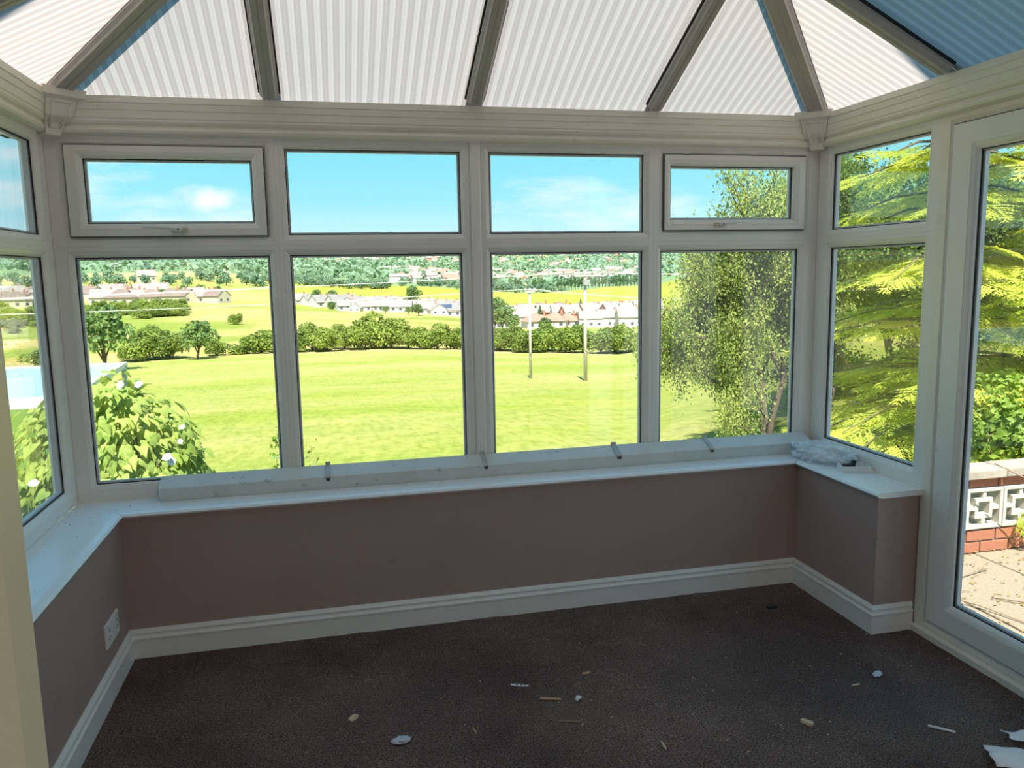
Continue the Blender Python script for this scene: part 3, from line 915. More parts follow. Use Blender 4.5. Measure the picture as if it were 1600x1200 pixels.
# ------------------------------------------------------------------ foliage helpers
def leaf_mesh(name, P, Nn, L, Wd, mat, rg, fold=.12, jit=.9, extra=None, fmi=None):
    """one bent lozenge per point, facing roughly along Nn"""
    P = np.asarray(P, float); n = len(P)
    Nn = np.asarray(Nn, float) + rg.normal(0, jit, (n, 3))
    Nn /= np.linalg.norm(Nn, axis=1, keepdims=True) + 1e-9
    r = rg.normal(0, 1, (n, 3))
    a = r - (r * Nn).sum(1, keepdims=True) * Nn
    a /= np.linalg.norm(a, axis=1, keepdims=True) + 1e-9
    b = np.cross(Nn, a)
    L = np.broadcast_to(np.asarray(L, float), (n,)) * rg.uniform(.7, 1.25, n)
    w = L * Wd
    V = np.empty((n, 4, 3))
    V[:, 0] = P - a * (L / 2)[:, None]
    V[:, 1] = P + b * (w / 2)[:, None] + Nn * (L * fold)[:, None]
    V[:, 2] = P + a * (L / 2)[:, None]
    V[:, 3] = P - b * (w / 2)[:, None] + Nn * (L * fold)[:, None]
    F = np.empty((n, 2, 3), int)
    i = np.arange(n) * 4
    F[:, 0] = np.stack([i, i + 1, i + 2], 1)
    F[:, 1] = np.stack([i, i + 2, i + 3], 1)
    me = bpy.data.meshes.new(name)
    me.vertices.add(n * 4)
    me.vertices.foreach_set('co', V.ravel())
    me.loops.add(n * 6)
    me.loops.foreach_set('vertex_index', F.ravel())
    me.polygons.add(n * 2)
    me.polygons.foreach_set('loop_start', np.arange(n * 2) * 3)
    me.polygons.foreach_set('loop_total', np.full(n * 2, 3))
    me.materials.append(mat)
    me.update(calc_edges=True)
    me.validate()
    return me

def lobes(rg, k, rx, ry, rz, cz, lr):
    out = []
    for _ in range(k):
        v = rg.normal(0, 1, 3); v /= np.linalg.norm(v)
        q = rg.uniform(.35, .95)
        out.append((v * q * np.array([rx - lr * .6, ry - lr * .6, rz - lr * .5]) + np.array([0, 0, cz]), lr * rg.uniform(.7, 1.2)))
    return out
def lobe_points(rg, lb, n):
    P, N = [], []
    w = np.array([r * r for _, r in lb]); w /= w.sum()
    ix = rg.choice(len(lb), n, p=w)
    v = rg.normal(0, 1, (n, 3)); v /= np.linalg.norm(v, axis=1, keepdims=True)
    v[:, 2] = np.where(v[:, 2] < -.5, -v[:, 2], v[:, 2])
    c = np.array([lb[i][0] for i in ix]); r = np.array([lb[i][1] for i in ix])
    return c + v * (r * rg.uniform(.78, 1.05, n))[:, None], v

def tree_proto(name, seed, rx, rz, cz, k, lr, n, leaf, mat, trunk_h, trunk_r, wd=.62):
    rg = np.random.default_rng(seed)
    P, N = lobe_points(rg, lobes(rg, k, rx, rx, rz, cz, lr), n)
    m = P[:, 2] > .05
    fm = leaf_mesh(name + '_foliage', P[m], N[m], leaf, wd, mat, rg, jit=.55)
    mb = MB()
    mb.tube([(0, 0, -.4), (rx * .04, 0, trunk_h * .5), (0, rx * .05, trunk_h), (0, 0, cz)], [trunk_r * 1.25, trunk_r, trunk_r * .85, trunk_r * .4], 7)
    for i in range(4):
        t = 2 * PI * i / 4 + seed
        mb.tube([(0, 0, trunk_h * .75), (math.cos(t) * rx * .3, math.sin(t) * rx * .3, cz * .8), (math.cos(t) * rx * .6, math.sin(t) * rx * .6, cz)], [trunk_r * .6, trunk_r * .4, trunk_r * .15], 5)
    return fm, mb.mesh(name + '_trunk', MT['bark'], True)

def plant(name, pr, loc, sc, rz, label, group=None, cat='tree'):
    e = empty(name, loc, rz, label=label, cat=cat, group=group)
    e.scale = sc if hasattr(sc, '__len__') else (sc, sc, sc)
    fo_ = link('foliage', pr[0], e)
    fo_['kind'] = 'stuff'
    link('trunk', pr[1], e)
    return e

rnd = random.Random(4)
HB = [tree_proto('hedge_bush', s, 3.4, 2.5, 2.05, 22, 1.25, 3600, .42, MT['hedge'], .5, .14) for s in (1, 2, 3, 4)]
TM = [tree_proto('broad_tree', s, 3.6, 3.2, 4.6, 14, 1.5, 1500, .62, MT['tree_mid'], 1.6, .2) for s in (11, 12, 13)]
TF = [tree_proto('far_tree', s, 5.0, 4.6, 5.2, 9, 2.6, 420, 1.6, MT['tree_far_hazed'], 1.6, .3) for s in (21, 22, 23)]
PO = [tree_proto('poplar', s, 1.7, 9.0, 9.6, 12, 1.5, 460, 1.3, MT['poplar'], 1.5, .3) for s in (31, 32)]
rgf = np.random.default_rng(41)
def fir_proto(seed, h, r, n, leaf):
    rg = np.random.default_rng(seed)
    z = h * (1 - np.sqrt(rg.random(n))) * .96 + .3
    t = rg.uniform(0, 2 * PI, n)
    tier = .8 + .2 * np.sin(z * 2 * PI / (h / 8))
    rr = r * (1 - z / (h * 1.02)) * rg.uniform(.75, 1.05, n) * tier
    P = np.stack([rr * np.cos(t), rr * np.sin(t), z], 1)
    N = np.stack([np.cos(t), np.sin(t), np.full(n, .6)], 1)
    return leaf_mesh('fir_foliage', P, N, leaf, .5, MT['fir'], rg, jit=.4), MB().tube([(0, 0, -.3), (0, 0, h * .95)], [h * .025, .02], 6).mesh('fir_trunk', MT['bark'], True)
FI = [fir_proto(3, 9, 2.4, 1100, .7)]

# hedgerow along the far edge of the mown field
hed = 'bushes of the hedgerow beyond the mown field'
u = 378
i = 0
while u < 1120:
    d = 128 + rnd.uniform(-2.5, 3.5)
    big = 1.18 if 505 < u < 610 else (.98 if u < 430 else (.93 if u < 760 else 1.0))
    s = big * rnd.uniform(.82, 1.10)
    plant('hedge_bush', HB[i % 4], spot(u, d, -.15), (s * 1.08, s * 1.08, s * (.62 if u < 400 else .92)), rnd.uniform(0, 6.28), 'rounded green bush in the long hedgerow beyond the mown field', hed, 'bush')
    u += rnd.uniform(21, 30)
    i += 1
# bushes and trees on the left of the field
for u, d, s, sz, nm, lb, pr in (
        (150, 104, 1.02, 1.0, 'field_tree', 'leaning round tree at the left edge of the mown field', 'T'),
        (212, 126, 1.0, .9, 'field_bush', 'broad green bush left of the lone field tree', 'H'),
        (232, 128, 1.05, .98, 'field_bush', 'tallest bush of the clump left of the lone field tree', 'H'),
        (255, 126, .92, .92, 'field_bush', 'green bush touching the lone field tree on its left', 'H'),
        (300, 122, .80, .72, 'field_tree', 'small lone field tree with a bare trunk beside the bush clump', 'T'),
        (329, 127, .62, .55, 'field_bush', 'low bush just right of the lone field tree', 'H'),
        (190, 128, .55, .5, 'field_bush', 'low bush between the leaning tree and the bush clump', 'H'),
        (55, 122, .9, .55, 'field_bush', 'low bush at the field edge seen in the left side window', 'H'),
        (362, 235, .72, .72, 'field_bush', 'small dark lone bush on the dry grass slope', 'H'),
        (783, 225, 1.3, 1.15, 'edge_tree', 'tall dense tree behind the hedgerow left of the shorter pole', 'T'),
        (772, 235, 1.2, 1.2, 'edge_tree', 'dense tree behind the hedgerow beside the window coupling', 'T'),
        (797, 222, .85, .7, 'edge_tree', 'lower tree in front of the houses left of the shorter pole', 'T'),
        (643, 338, 1.35, 1.3, 'village_tree', 'large round dark tree standing among the pale bungalows', 'T'),
        (517, 372, 1.05, .95, 'village_tree', 'round dark green tree behind the bungalow roofs', 'T'),
        (492, 380, 1.0, .95, 'village_tree', 'pale green tree left of the round dark tree', 'T'),
        (652, 300, .6, .55, 'village_tree', 'small bright tree in front of the pale bungalows', 'T'),
        (636, 305, .5, .42, 'village_tree', 'small dark tree in front of the pale bungalows', 'T'),
        (852, 262, .75, .5, 'village_tree', 'low round dark tree right of the cone shaped fir', 'T'),
        (870, 300, .6, .5, 'village_tree', 'small bright tree between the brick houses', 'T'),
        (990, 330, .7, .55, 'village_tree', 'small green tree at the right end of the brick houses', 'T'),
        (600, 318, .55, .35, 'village_tree', 'low shrub at the foot of the bungalow gardens', 'T')):
    p_ = HB[int(u) % 4] if pr == 'H' else TM[int(u) % 3]
    plant(nm, p_, spot(u, d, -.1), (s, s, sz), u * .37, lb, None, 'bush' if pr == 'H' else 'tree')
plant('fir_tree', FI[0], spot(843, 268, 0), (.95, .95, .88), 0, 'cone shaped fir right of the shorter pole', None)
plant('fir_tree', FI[0], spot(907, 325, 0), (.8, .8, .98), 1, 'narrow fir left of the taller pole', None)
# scrub on the left slope
for k in range(78):
    u = rnd.uniform(-30, 285)
    d = rnd.uniform(270 if u > 130 else 225, 352)
    s = rnd.uniform(.55, 1.15)
    plant('scrub_bush', HB[k % 4], spot(u, d, -.2), (s * 1.2, s, s * .7), k, 'low scrub bush on the slope in front of the left estate', 'scrub below the left estate', 'bush')
# woodland belts further off
def belt(name, n, u0, u1, d0, d1, s0, s1, prs, label, group):
    for k in range(n):
        u = rnd.uniform(u0, u1)
        d = rnd.uniform(d0, d1)
        s = rnd.uniform(s0, s1)
        plant(name, prs[k % len(prs)], spot(u, d, -.5), (s, s, s * rnd.uniform(.85, 1.1)), k, label, group)
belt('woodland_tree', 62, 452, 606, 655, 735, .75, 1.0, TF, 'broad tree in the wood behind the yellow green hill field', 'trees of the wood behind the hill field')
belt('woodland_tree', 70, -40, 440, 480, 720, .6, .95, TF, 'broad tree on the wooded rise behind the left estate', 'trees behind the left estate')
belt('garden_tree', 22, 125, 345, 384, 430, .45, .75, TM, 'garden tree among the houses of the left estate', 'garden trees of the left estate')
belt('garden_tree', 14, 470, 735, 325, 385, .3, .6, TM, 'small garden tree among the bungalows', 'garden trees among the bungalows')
belt('garden_tree', 14, 800, 1010, 285, 340, .3, .6, TM, 'small garden tree among the brick estate houses', 'garden trees of the brick estate')
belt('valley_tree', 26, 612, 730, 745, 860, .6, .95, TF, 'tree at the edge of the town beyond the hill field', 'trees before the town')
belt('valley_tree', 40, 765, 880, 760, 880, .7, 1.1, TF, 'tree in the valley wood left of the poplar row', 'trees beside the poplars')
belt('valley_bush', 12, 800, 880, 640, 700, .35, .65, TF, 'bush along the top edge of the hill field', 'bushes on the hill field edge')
u = 872
while u < 1006:
    s = rnd.uniform(.88, 1.12)
    plant('poplar', PO[int(u) % 2], spot(u, rnd.uniform(835, 860), -.5), (s, s, s * rnd.uniform(.82, 1.05)), u, 'slim upright poplar in the row beyond the hill field', 'poplars in the valley row')
    u += rnd.uniform(4.2, 6.0)
for u in (836, 841, 846, 806, 812):
    plant('poplar', PO[u % 2], spot(u, 830 + u % 7, -.5), (1, 1, rnd.uniform(.8, 1.05)), u, 'slim poplar standing apart left of the poplar row', 'separate poplars left of the row')
# far hillsides: too many crowns to count
rgw = np.random.default_rng(8)
P, N, S = [], [], []
for k in range(5200):
    u = rgw.uniform(-120, 1200)
    d = rgw.uniform(900, 3300)
    x, y = d * math.sin(az_of(u)), d * math.cos(az_of(u))
    if vnoise(x / 150, y / 90) < .36 or (az_of(u) < -.05 and d > 2150):
        continue
    z = ground(x, y)
    c = np.array([x, y, z + 3.5])
    r = rgw.uniform(4, 8) * (1 + d / 6000)
    v = rgw.normal(0, 1, (13, 3)); v /= np.linalg.norm(v, axis=1, keepdims=True)
    v[:, 2] = np.abs(v[:, 2])
    P.append(c + v * np.array([r, r, r * .8])); N.append(v); S += [r * .95] * 13
tag(link('distant_woodland', leaf_mesh('distant_woodland', np.concatenate(P), np.concatenate(N), np.array(S), .8, MT['tree_far_hazed'], rgw, jit=.3)),
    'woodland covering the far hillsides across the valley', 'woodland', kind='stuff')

# ------------------------------------------------------------------ houses
def house_proto(kind, wall, roof, w=9.5, dp=7.5, h=2.5, rh=2.6, win=3):
    hw, hd = w / 2, dp / 2
    mbw = MB().box(-hw, hw, -hd, hd, -1.5, h)
    if kind == 'gable_side':      # ridge along x
        mbw.poly([(-hw, -hd, h), (-hw, hd, h), (-hw, 0, h + rh), (-hw + .2, -hd, h), (-hw + .2, hd, h), (-hw + .2, 0, h + rh)], [(0, 1, 2), (3, 5, 4)])
        mbw.poly([(hw, -hd, h), (hw, hd, h), (hw, 0, h + rh), (hw - .2, -hd, h), (hw - .2, hd, h), (hw - .2, 0, h + rh)], [(0, 1, 2), (3, 5, 4)])
        o = .35
        pr = [(-hd - o, h - .25), (0, h + rh), (hd + o, h - .25), (hd + o, h - .02), (0, h + rh + .25), (-hd - o, h - .02)]
        mbr = MB().prism(pr, lambda a, b, t: (t, a, b), -hw - .2, hw + .2)
    elif kind == 'gable_front':
        mbw.poly([(-hw, -hd, h), (hw, -hd, h), (0, -hd, h + rh), (-hw, -hd + .2, h), (hw, -hd + .2, h), (0, -hd + .2, h + rh)], [(0, 1, 2), (3, 5, 4)])
        o = .35
        pr = [(-hw - o, h - .25), (0, h + rh), (hw + o, h - .25), (hw + o, h - .02), (0, h + rh + .25), (-hw - o, h - .02)]
        mbr = MB().prism(pr, lambda a, b, t: (a, t, b), -hd - .2, hd + .2)
    else:
        o = .45
        rl = max(.4, hw - hd)
        mbr = MB().poly([(-hw - o, -hd - o, h - .1), (hw + o, -hd - o, h - .1), (hw + o, hd + o, h - .1), (-hw - o, hd + o, h - .1), (-rl, 0, h + rh), (rl, 0, h + rh)],
                        [(3, 2, 1, 0), (0, 1, 5, 4), (1, 2, 5), (2, 3, 4, 5), (3, 0, 4)])
    parts = [('walls', mbw.mesh('house_walls', wall), None), ('roof', mbr.mesh('house_roof', roof), None)]
    wm = MB().box(-.6, .6, -.06, .06, -.55, .55).mesh('house_window', MT['pane_dark'])
    for lev in range(1 if h < 4 else 2):
        for k in range(win):
            parts.append(('window', wm, ((k - (win - 1) / 2) * w / win, -hd, 1.4 + lev * 2.6)))
    parts.append(('chimney', MB().box(-.35, .35, -.3, .3, -.8, .9).mesh('house_chimney', MT['brick_wall']), (hw * .55 if kind != 'gable_front' else 0, 0, h + rh)))
    return parts
HP = {
    'hip_brown': house_proto('hip', MT['cream_wall'], MT['roof_brown'], 10, 8, 3.1, 3.2),
    'hip_grey': house_proto('hip', MT['white_wall'], MT['roof_brown'], 10, 8, 3.2, 3.0),
    'side_cream': house_proto('gable_side', MT['cream_wall'], MT['roof_pale'], 10, 8, 3.0, 3.2),
    'front_cream': house_proto('gable_front', MT['cream_wall'], MT['roof_brown'], 8, 9, 3.2, 3.0, 2),
    'bung_side': house_proto('gable_side', MT['white_wall'], MT['roof_grey'], 11, 8, 2.5, 2.7),
    'bung_front': house_proto('gable_front', MT['white_wall'], MT['roof_pale'], 8.5, 10, 2.6, 2.9, 2),
    'bung_pale': house_proto('gable_side', MT['white_wall'], MT['roof_pale'], 10, 8, 2.5, 2.5),
    'semi_brick': house_proto('gable_side', MT['brick_wall'], MT['roof_pale'], 10, 7.5, 4.0, 2.8, 3),
    'semi_white': house_proto('gable_side', MT['white_wall'], MT['roof_pale'], 10, 7.5, 3.8, 2.8, 3),
    'red_hip': house_proto('hip', MT['white_wall'], MT['roof_red'], 9, 8, 2.6, 2.6),
}
def house(name, key, u, d, label, group=None, s=1.0, rz=0.0, dz=0.0, solar=False):
    p = spot(u, d, dz)
    e = empty(name, p, -math.atan2(p.x, p.y) + rz, label=label, cat='house', group=group)
    e.scale = (s, s, s)
    for nm, me, lc in HP[key]:
        link(nm, me, e, lc)
    if solar:
        link('solar_panel', MB().poly([(-3, -3.2, 3.25), (2, -3.2, 3.25), (2, -1.2, 4.65), (-3, -1.2, 4.65), (-3, -3.2, 3.4), (2, -3.2, 3.4), (2, -1.2, 4.8), (-3, -1.2, 4.8)], [(3, 2, 1, 0), (4, 5, 6, 7), (0, 1, 5, 4), (1, 2, 6, 5), (2, 3, 7, 6), (3, 0, 4, 7)]).mesh('solar_panel', MT['solar']), e)
    return e
gL = 'houses of the left estate'
lab = {'hip_brown': 'cream house with hipped brown roof in the left estate', 'side_cream': 'cream house with pale gabled roof in the left estate', 'front_cream': 'cream house with brown gable end in the left estate'}
for k, (key, u, d, rz, s) in enumerate((
        ('front_cream', 142, 392, .5, 1), ('side_cream', 160, 372, -.3, 1), ('hip_brown', 186, 365, .25, 1.05), ('hip_brown', 205, 376, -.2, 1), ('side_cream', 213, 368, .2, .95), ('hip_brown', 233, 366, .05, 1.0),
        ('hip_brown', 264, 366, 0, 1.05), ('front_cream', 288, 372, .6, .9), ('side_cream', 300, 376, .4, .95), ('side_cream', 316, 370, .4, .9), ('front_cream', 336, 366, .8, .95),
        ('side_cream', 170, 405, .3, 1), ('hip_brown', 192, 412, 0, .95), ('side_cream', 222, 410, .2, .95), ('side_cream', 246, 420, 0, .9), ('hip_brown', 128, 410, .3, .9),
        ('hip_brown', 5, 372, .2, 1), ('hip_brown', 22, 366, .0, 1), ('front_cream', 40, 370, .3, .9), ('side_cream', 60, 376, .1, 1), ('hip_brown', 50, 402, .2, 1), ('side_cream', 15, 404, .2, 1))):
    house('estate_house', key, u, d, lab[key], gL + ', ' + key.replace('_', ' '), s, rz)
house('farm_house', 'side_cream', 228, 560, 'long pale house alone on the wooded rise above the left estate', None, 1.1, .1, 2)
gC = 'bungalows in the middle distance'
lab = {'bung_side': 'white bungalow with grey roof below the hill field', 'bung_front': 'white bungalow with gable end facing the field', 'bung_pale': 'white bungalow with pale roof below the hill field'}
for key, u, d, rz, s in (
        ('bung_pale', 464, 384, .2, .95), ('bung_front', 474, 380, .3, .9), ('bung_side', 489, 372, .5, .95), ('bung_side', 504, 366, .5, 1.05), ('bung_side', 532, 360, .5, 1.15), ('bung_front', 548, 352, -.4, 1.0), ('bung_pale', 539, 342, .2, .85),
        ('bung_front', 561, 372, -.3, .95), ('bung_pale', 575, 376, .1, 1.0), ('bung_pale', 562, 338, .1, .8), ('bung_front', 553, 334, -.2, .6), ('bung_side', 600, 376, 0, 1),
        ('bung_pale', 585, 340, .0, .9), ('bung_pale', 606, 336, -.1, .95), ('bung_pale', 625, 330, -.1, .9), ('bung_side', 632, 372, 0, .9), ('bung_pale', 660, 364, .1, .95), ('bung_side', 672, 356, .1, .9), ('bung_pale', 688, 362, -.1, .95), ('bung_side', 702, 352, .1, 1), ('bung_pale', 716, 358, 0, 1),
        ('bung_front', 680, 318, .3, .8), ('bung_pale', 668, 322, .1, .95), ('bung_pale', 712, 320, .1, .95), ('bung_pale', 645, 334, .1, .95), ('bung_pale', 735, 330, .1, .95), ('bung_side', 740, 352, .1, .95)):
    house('bungalow', key, u, d, lab[key], gC + ', ' + key.replace('_', ' '), s, rz)
house('bungalow', 'bung_pale', 592, 350, 'white bungalow with a blue solar array, left of the other solar roof', None, 1.0, -.2, 0, True)
house('bungalow', 'bung_pale', 616, 348, 'white bungalow with a blue solar array nearest the large round tree', None, 1.0, -.2, 0, True)
house('bungalow', 'bung_side', 697, 320, 'bungalow with a dark solar strip on its roof behind the hedgerow', None, .95, 0, 0, True)
gR = 'houses of the brick estate'
lab = {'hip_grey': 'white house with hipped brown roof against the hill field', 'semi_brick': 'red brick house with long pale roof behind the hedgerow', 'semi_white': 'white house with long pale roof behind the hedgerow', 'red_hip': 'low house with red hipped roof behind the hedgerow'}
for key, u, d, rz, s in (
        ('hip_grey', 816, 352, .1, 1.0), ('hip_grey', 842, 350, .1, 1.08), ('hip_grey', 873, 346, -.1, 1.1), ('hip_grey', 905, 344, 0, 1.05), ('semi_white', 798, 320, .4, .9),
        ('semi_white', 828, 322, .1, 1), ('semi_brick', 856, 312, .3, 1), ('semi_white', 880, 310, .2, 1), ('semi_brick', 896, 300, .4, .95), ('semi_white', 918, 318, .1, 1), ('semi_brick', 925, 302, .5, 1), ('semi_white', 943, 306, .1, 1.05),
        ('semi_brick', 962, 300, .5, 1.05), ('semi_white', 972, 306, .1, 1.05), ('semi_white', 990, 300, .2, 1.05), ('semi_brick', 958, 334, 0, 1), ('semi_brick', 975, 338, .1, 1), ('semi_brick', 998, 330, .1, 1), ('semi_white', 1012, 300, .2, 1.05), ('semi_white', 938, 336, .1, 1),
        ('red_hip', 838, 268, .3, 1.0), ('red_hip', 866, 272, -.2, 1.0), ('red_hip', 886, 275, .1, .9), ('semi_white', 818, 285, .2, .9), ('semi_white', 922, 272, .1, .8), ('semi_white', 950, 275, .2, .85), ('red_hip', 776, 255, .1, .9), ('semi_white', 985, 268, .2, .9)):
    house('estate_house', key, u, d, lab[key], gR + ', ' + key.replace('_', ' '), s, rz)
house('estate_house', 'semi_white', 983, 285, 'white house with a dark glazed roof strip at the right end of the brick estate', None, .95, .2, 0, True)
# the town and villages across the valley
SM = {}
for k, (wm_, rm_) in enumerate((('white_wall', 'roof_pale'), ('cream_wall', 'roof_red'), ('brick_wall', 'roof_pale'), ('white_wall', 'roof_red'))):
    SM[k] = (MB().box(-6, 6, -4, 4, -3, 5).mesh('town_walls', MT[wm_]), MB().prism([(-4.6, 4.7), (0, 8), (4.6, 4.7)], lambda a, b, t: (t, a, b), -6.4, 6.4).mesh('town_roof', MT[rm_]))
def town(n, u0, u1, d0, d1, s0, s1, label, group):
    for k in range(n):
        u = rnd.uniform(u0, u1)
        d = rnd.uniform(d0, d1)
        p = spot(u, d, 1.5)
        kd = rnd.choice((0, 0, 0, 1, 2, 3))
        ds_ = ('white with pale roof', 'cream with red roof', 'red brick with pale roof', 'white with red roof')[kd]
        e = empty('town_house', p, -math.atan2(p.x, p.y) + rnd.choice((-.5, 0, .3, 1.2)), label=label + ', ' + ds_, cat='house', group=group + ', ' + ds_)
        e.scale = (rnd.uniform(s0, s1),) * 3
        a = SM[kd]
        link('walls', a[0], e); link('roof', a[1], e)
town(75, 600, 740, 860, 1250, .8, 1.3, 'small house in the town beyond the hill field', 'houses of the valley town')
town(55, 850, 1010, 1000, 1350, .9, 1.4, 'small house in the town behind the poplar row', 'houses behind the poplars')
town(45, 770, 880, 1000, 1400, .8, 1.2, 'small house beyond the valley wood', 'houses beyond the valley wood')
town(80, 455, 740, 1900, 2900, .8, 1.4, 'tiny house high on the far hillside', 'houses on the far hillside')
town(60, 765, 1010, 1800, 2900, .8, 1.4, 'tiny house on the far hillside above the poplars', 'houses on the far right hillside')
town(8, 150, 430, 950, 1300, .7, .9, 'tiny house in the woods above the left estate', 'houses in the left woods')

# ------------------------------------------------------------------ telegraph poles and cables
def pole(u, d, h, r0, label, arm, armz):
    p = spot(u, d, 0)
    e = empty('telegraph_pole', p, .12, label=label, cat='pole')
    link('shaft', MB().tube([(0, 0, -.5), (0, 0, h)], [r0, r0 * .8], 12).mesh('shaft', MT['pole'], True), e)
    for k in range(1):
        c_ = link('crossarm', MB().box(-arm, arm, -.16, -.05, armz - .07, armz + .07).mesh('crossarm', MT['pole']), e)
        for q in (-.9, 0, .9):
            link('insulator', MB().tube([(q * arm, -.1, armz + .05), (q * arm, -.1, armz + .15), (q * arm, -.1, armz + .28)], [.05, .11, .05], 8).mesh('insulator', MT['wire'], True), c_)
    return p
pa = pole(914, 62, 8.75, .15, 'taller pale telegraph pole on the right with crossarm', .95, 8.3)
link('equipment_box', MB().box(-.25, .25, -.35, -.1, 7.6, 8.0).mesh('equipment_box', MT['clip']), bpy.data.objects['telegraph_pole'])
pb = pole(827, 65, 7.35, .12, 'shorter pale telegraph pole left of the taller one', .45, 7.2)
def cable(p0, p1, sag, label, group=None):
    pts = []
    for k in range(17):
        t = k / 16
        q = Vector(p0).lerp(Vector(p1), t)
        q.z -= sag * 4 * t * (1 - t)
        pts.append(q)
    tag(link('overhead_cable', MB().tube(pts, .022, 6).mesh('overhead_cable', MT['wire'], True)), label, 'cable', group)
for k, dx in enumerate((-.85, 0, .85)):
    cable(pa + Vector((dx, -.1, 8.55)), Vector((-58 + dx, 61 + dx, ground(-58, 60) + 8.0 + .1 * k)), .35, 'pale overhead cable running left from the taller pole', 'cables left of the taller pole')
    cable(pa + Vector((dx, -.1, 8.55)), Vector((62 + dx, 62 + dx, pa.z + 8.2)), .35, 'pale overhead cable running right from the taller pole', 'cables right of the taller pole')
for k, dx in enumerate((-.4, .4)):
    cable(pb + Vector((dx, -.1, 7.4)), Vector((-60 + dx, 64 + dx, pb.z + 7.1)), .8, 'pale overhead cable running left from the shorter pole', 'cables left of the shorter pole')
    cable(pb + Vector((dx, -.1, 7.4)), Vector((48 + dx, 78 + dx, pb.z + 5.6)), .5, 'pale overhead cable falling right from the shorter pole', 'cables right of the shorter pole')

# ------------------------------------------------------------------ patio and screen-block wall on the right
PZ, PY = -.15, 3.88
pt_ = struct('patio', 'sunlit patio of pale aggregate slabs outside the glazed door', 'patio')
link('patio_base', MB().box(2.56, 7.2, .2, PY + .16, PZ - .9, PZ - .035).mesh('patio_base', MT['mortar']), pt_)
SLM = [MB().box(-.297, .297, -.297, .297, -.05, 0).mesh('paving_slab', MT['slab'], bevel=.006) for _ in range(1)]
rp = random.Random(9)
for i in range(8):
    for j in range(7):
        o = link('paving_slab', SLM[0], pt_, (2.87 + .6 * i, PY - .302 - .6 * j, PZ + rp.uniform(-.003, .003)), (rp.uniform(-.004, .004), rp.uniform(-.004, .004), rp.choice((0, PI / 2, PI))))
sw_ = empty('screen_block_wall', (3.4, PY, PZ), label='low orange brick wall with white pierced screen blocks beside the patio', cat='garden wall')
wx0, wx1 = 3.40, 6.62
BR = MB().box(0, .200, 0, .10, 0, .064).mesh('brick', MT['brick'], bevel=.004)
BH = MB().box(0, .095, 0, .10, 0, .064).mesh('brick', MT['brick'], bevel=.004)
def course(z, off, x0=wx0, x1=wx1):
    x = x0 - off
    while x < x1 - .02:
        if x < x0 - .01:
            link('brick', BH, sw_, (x0 - wx0, rp.uniform(-.003, .003), z)); x += .105 + (.105 if off > .15 else 0)
            x = x0 + .105
            continue
        link('brick', BR, sw_, (x - wx0, rp.uniform(-.003, .003), z)); x += .210
zc = .0
course(zc, 0); course(zc + .075, .105)
# piers of cut bricks either side of the row of blocks
bx0 = 3.69 - wx0
for k in range(4):
    link('brick', BR, sw_, (bx0 - .215, rp.uniform(-.003, .003), .155 + k * .064))
    link('brick', BH, sw_, (bx0 - .215 - .105 + .03, rp.uniform(-.003, .003), .155 + k * .064)) if False else None
course(.41, .07)
link('mortar_bed', MB().box(.004, wx1 - wx0 - .004, .012, .088, -.3, .145).box(.004, wx1 - wx0 - .004, .012, .088, .405, .472).box(.004, bx0 - .004, .012, .088, .145, .405).mesh('mortar_bed', MT['mortar']), sw_)
# pierced blocks: outer square, inner square and four bridges
sb = MB()
def sq(x0, x1, z0, z1, t, y0, y1):
    sb.box(x0, x1, y0, y1, z0, z0 + t).box(x0, x1, y0, y1, z1 - t, z1).box(x0, x0 + t, y0, y1, z0 + t, z1 - t).box(x1 - t, x1, y0, y1, z0 + t, z1 - t)
sq(0, .262, 0, .252, .022, -.012, .088)
sq(.068, .194, .063, .189, .024, -.006, .082)
sb.box(.118, .144, -.006, .082, .022, .063).box(.118, .144, -.006, .082, .189, .230).box(.022, .068, -.006, .082, .113, .139).box(.194, .240, -.006, .082, .113, .139)
SBM = sb.mesh('screen_block', MT['screen_block'], bevel=.003)
for k in range(10):
    link('screen_block', SBM, sw_, (bx0 + k * .268, 0, .153))
x = -.06
for k in range(6):
    link('coping_stone', MB().box(0, .595, -.045, .145, 0, .052).mesh('coping_stone', MT['coping'], bevel=.006), sw_, (x, 0, .474 + rp.uniform(-.002, .002)))
    x += .602

# ------------------------------------------------------------------ near trees and shrubs
def skeleton(rg, base, h, spread, levels=5):
    segs, tips = [], []
    def grow(p, d, L, r, lev):
        q = p + d * L
        q2 = p + d * (L * .5) + Vector(rg.normal(0, .04 * L, 3))
        segs.append(([p, q2, q], [r, r * .85, r * .66], lev))
        if lev >= levels:
            tips.append((q2, q, d)); return
        if lev >= levels - 1:
            tips.append((q2, q, d))
        for k in range(3 if lev < 3 else 2):
            v = Vector(rg.normal(0, 1, 3))
            nd = (d + v * spread + Vector((0, 0, .10))).normalized()
            grow(q, nd, L * rg.uniform(.66, .86), r * .62, lev + 1)
        if lev > 0:
            nd = (d + Vector(rg.normal(0, 1, 3)) * spread).normalized()
            grow(q2, nd, L * rg.uniform(.5, .7), r * .45, lev + 1)
    for k in range(3):
        a = 2 * PI * k / 3 + rg.uniform(0, 1)
        grow(Vector(base), Vector((math.cos(a) * .28, math.sin(a) * .28, 1)).normalized(), h * .24, h * .016, 0)
    return segs, tips
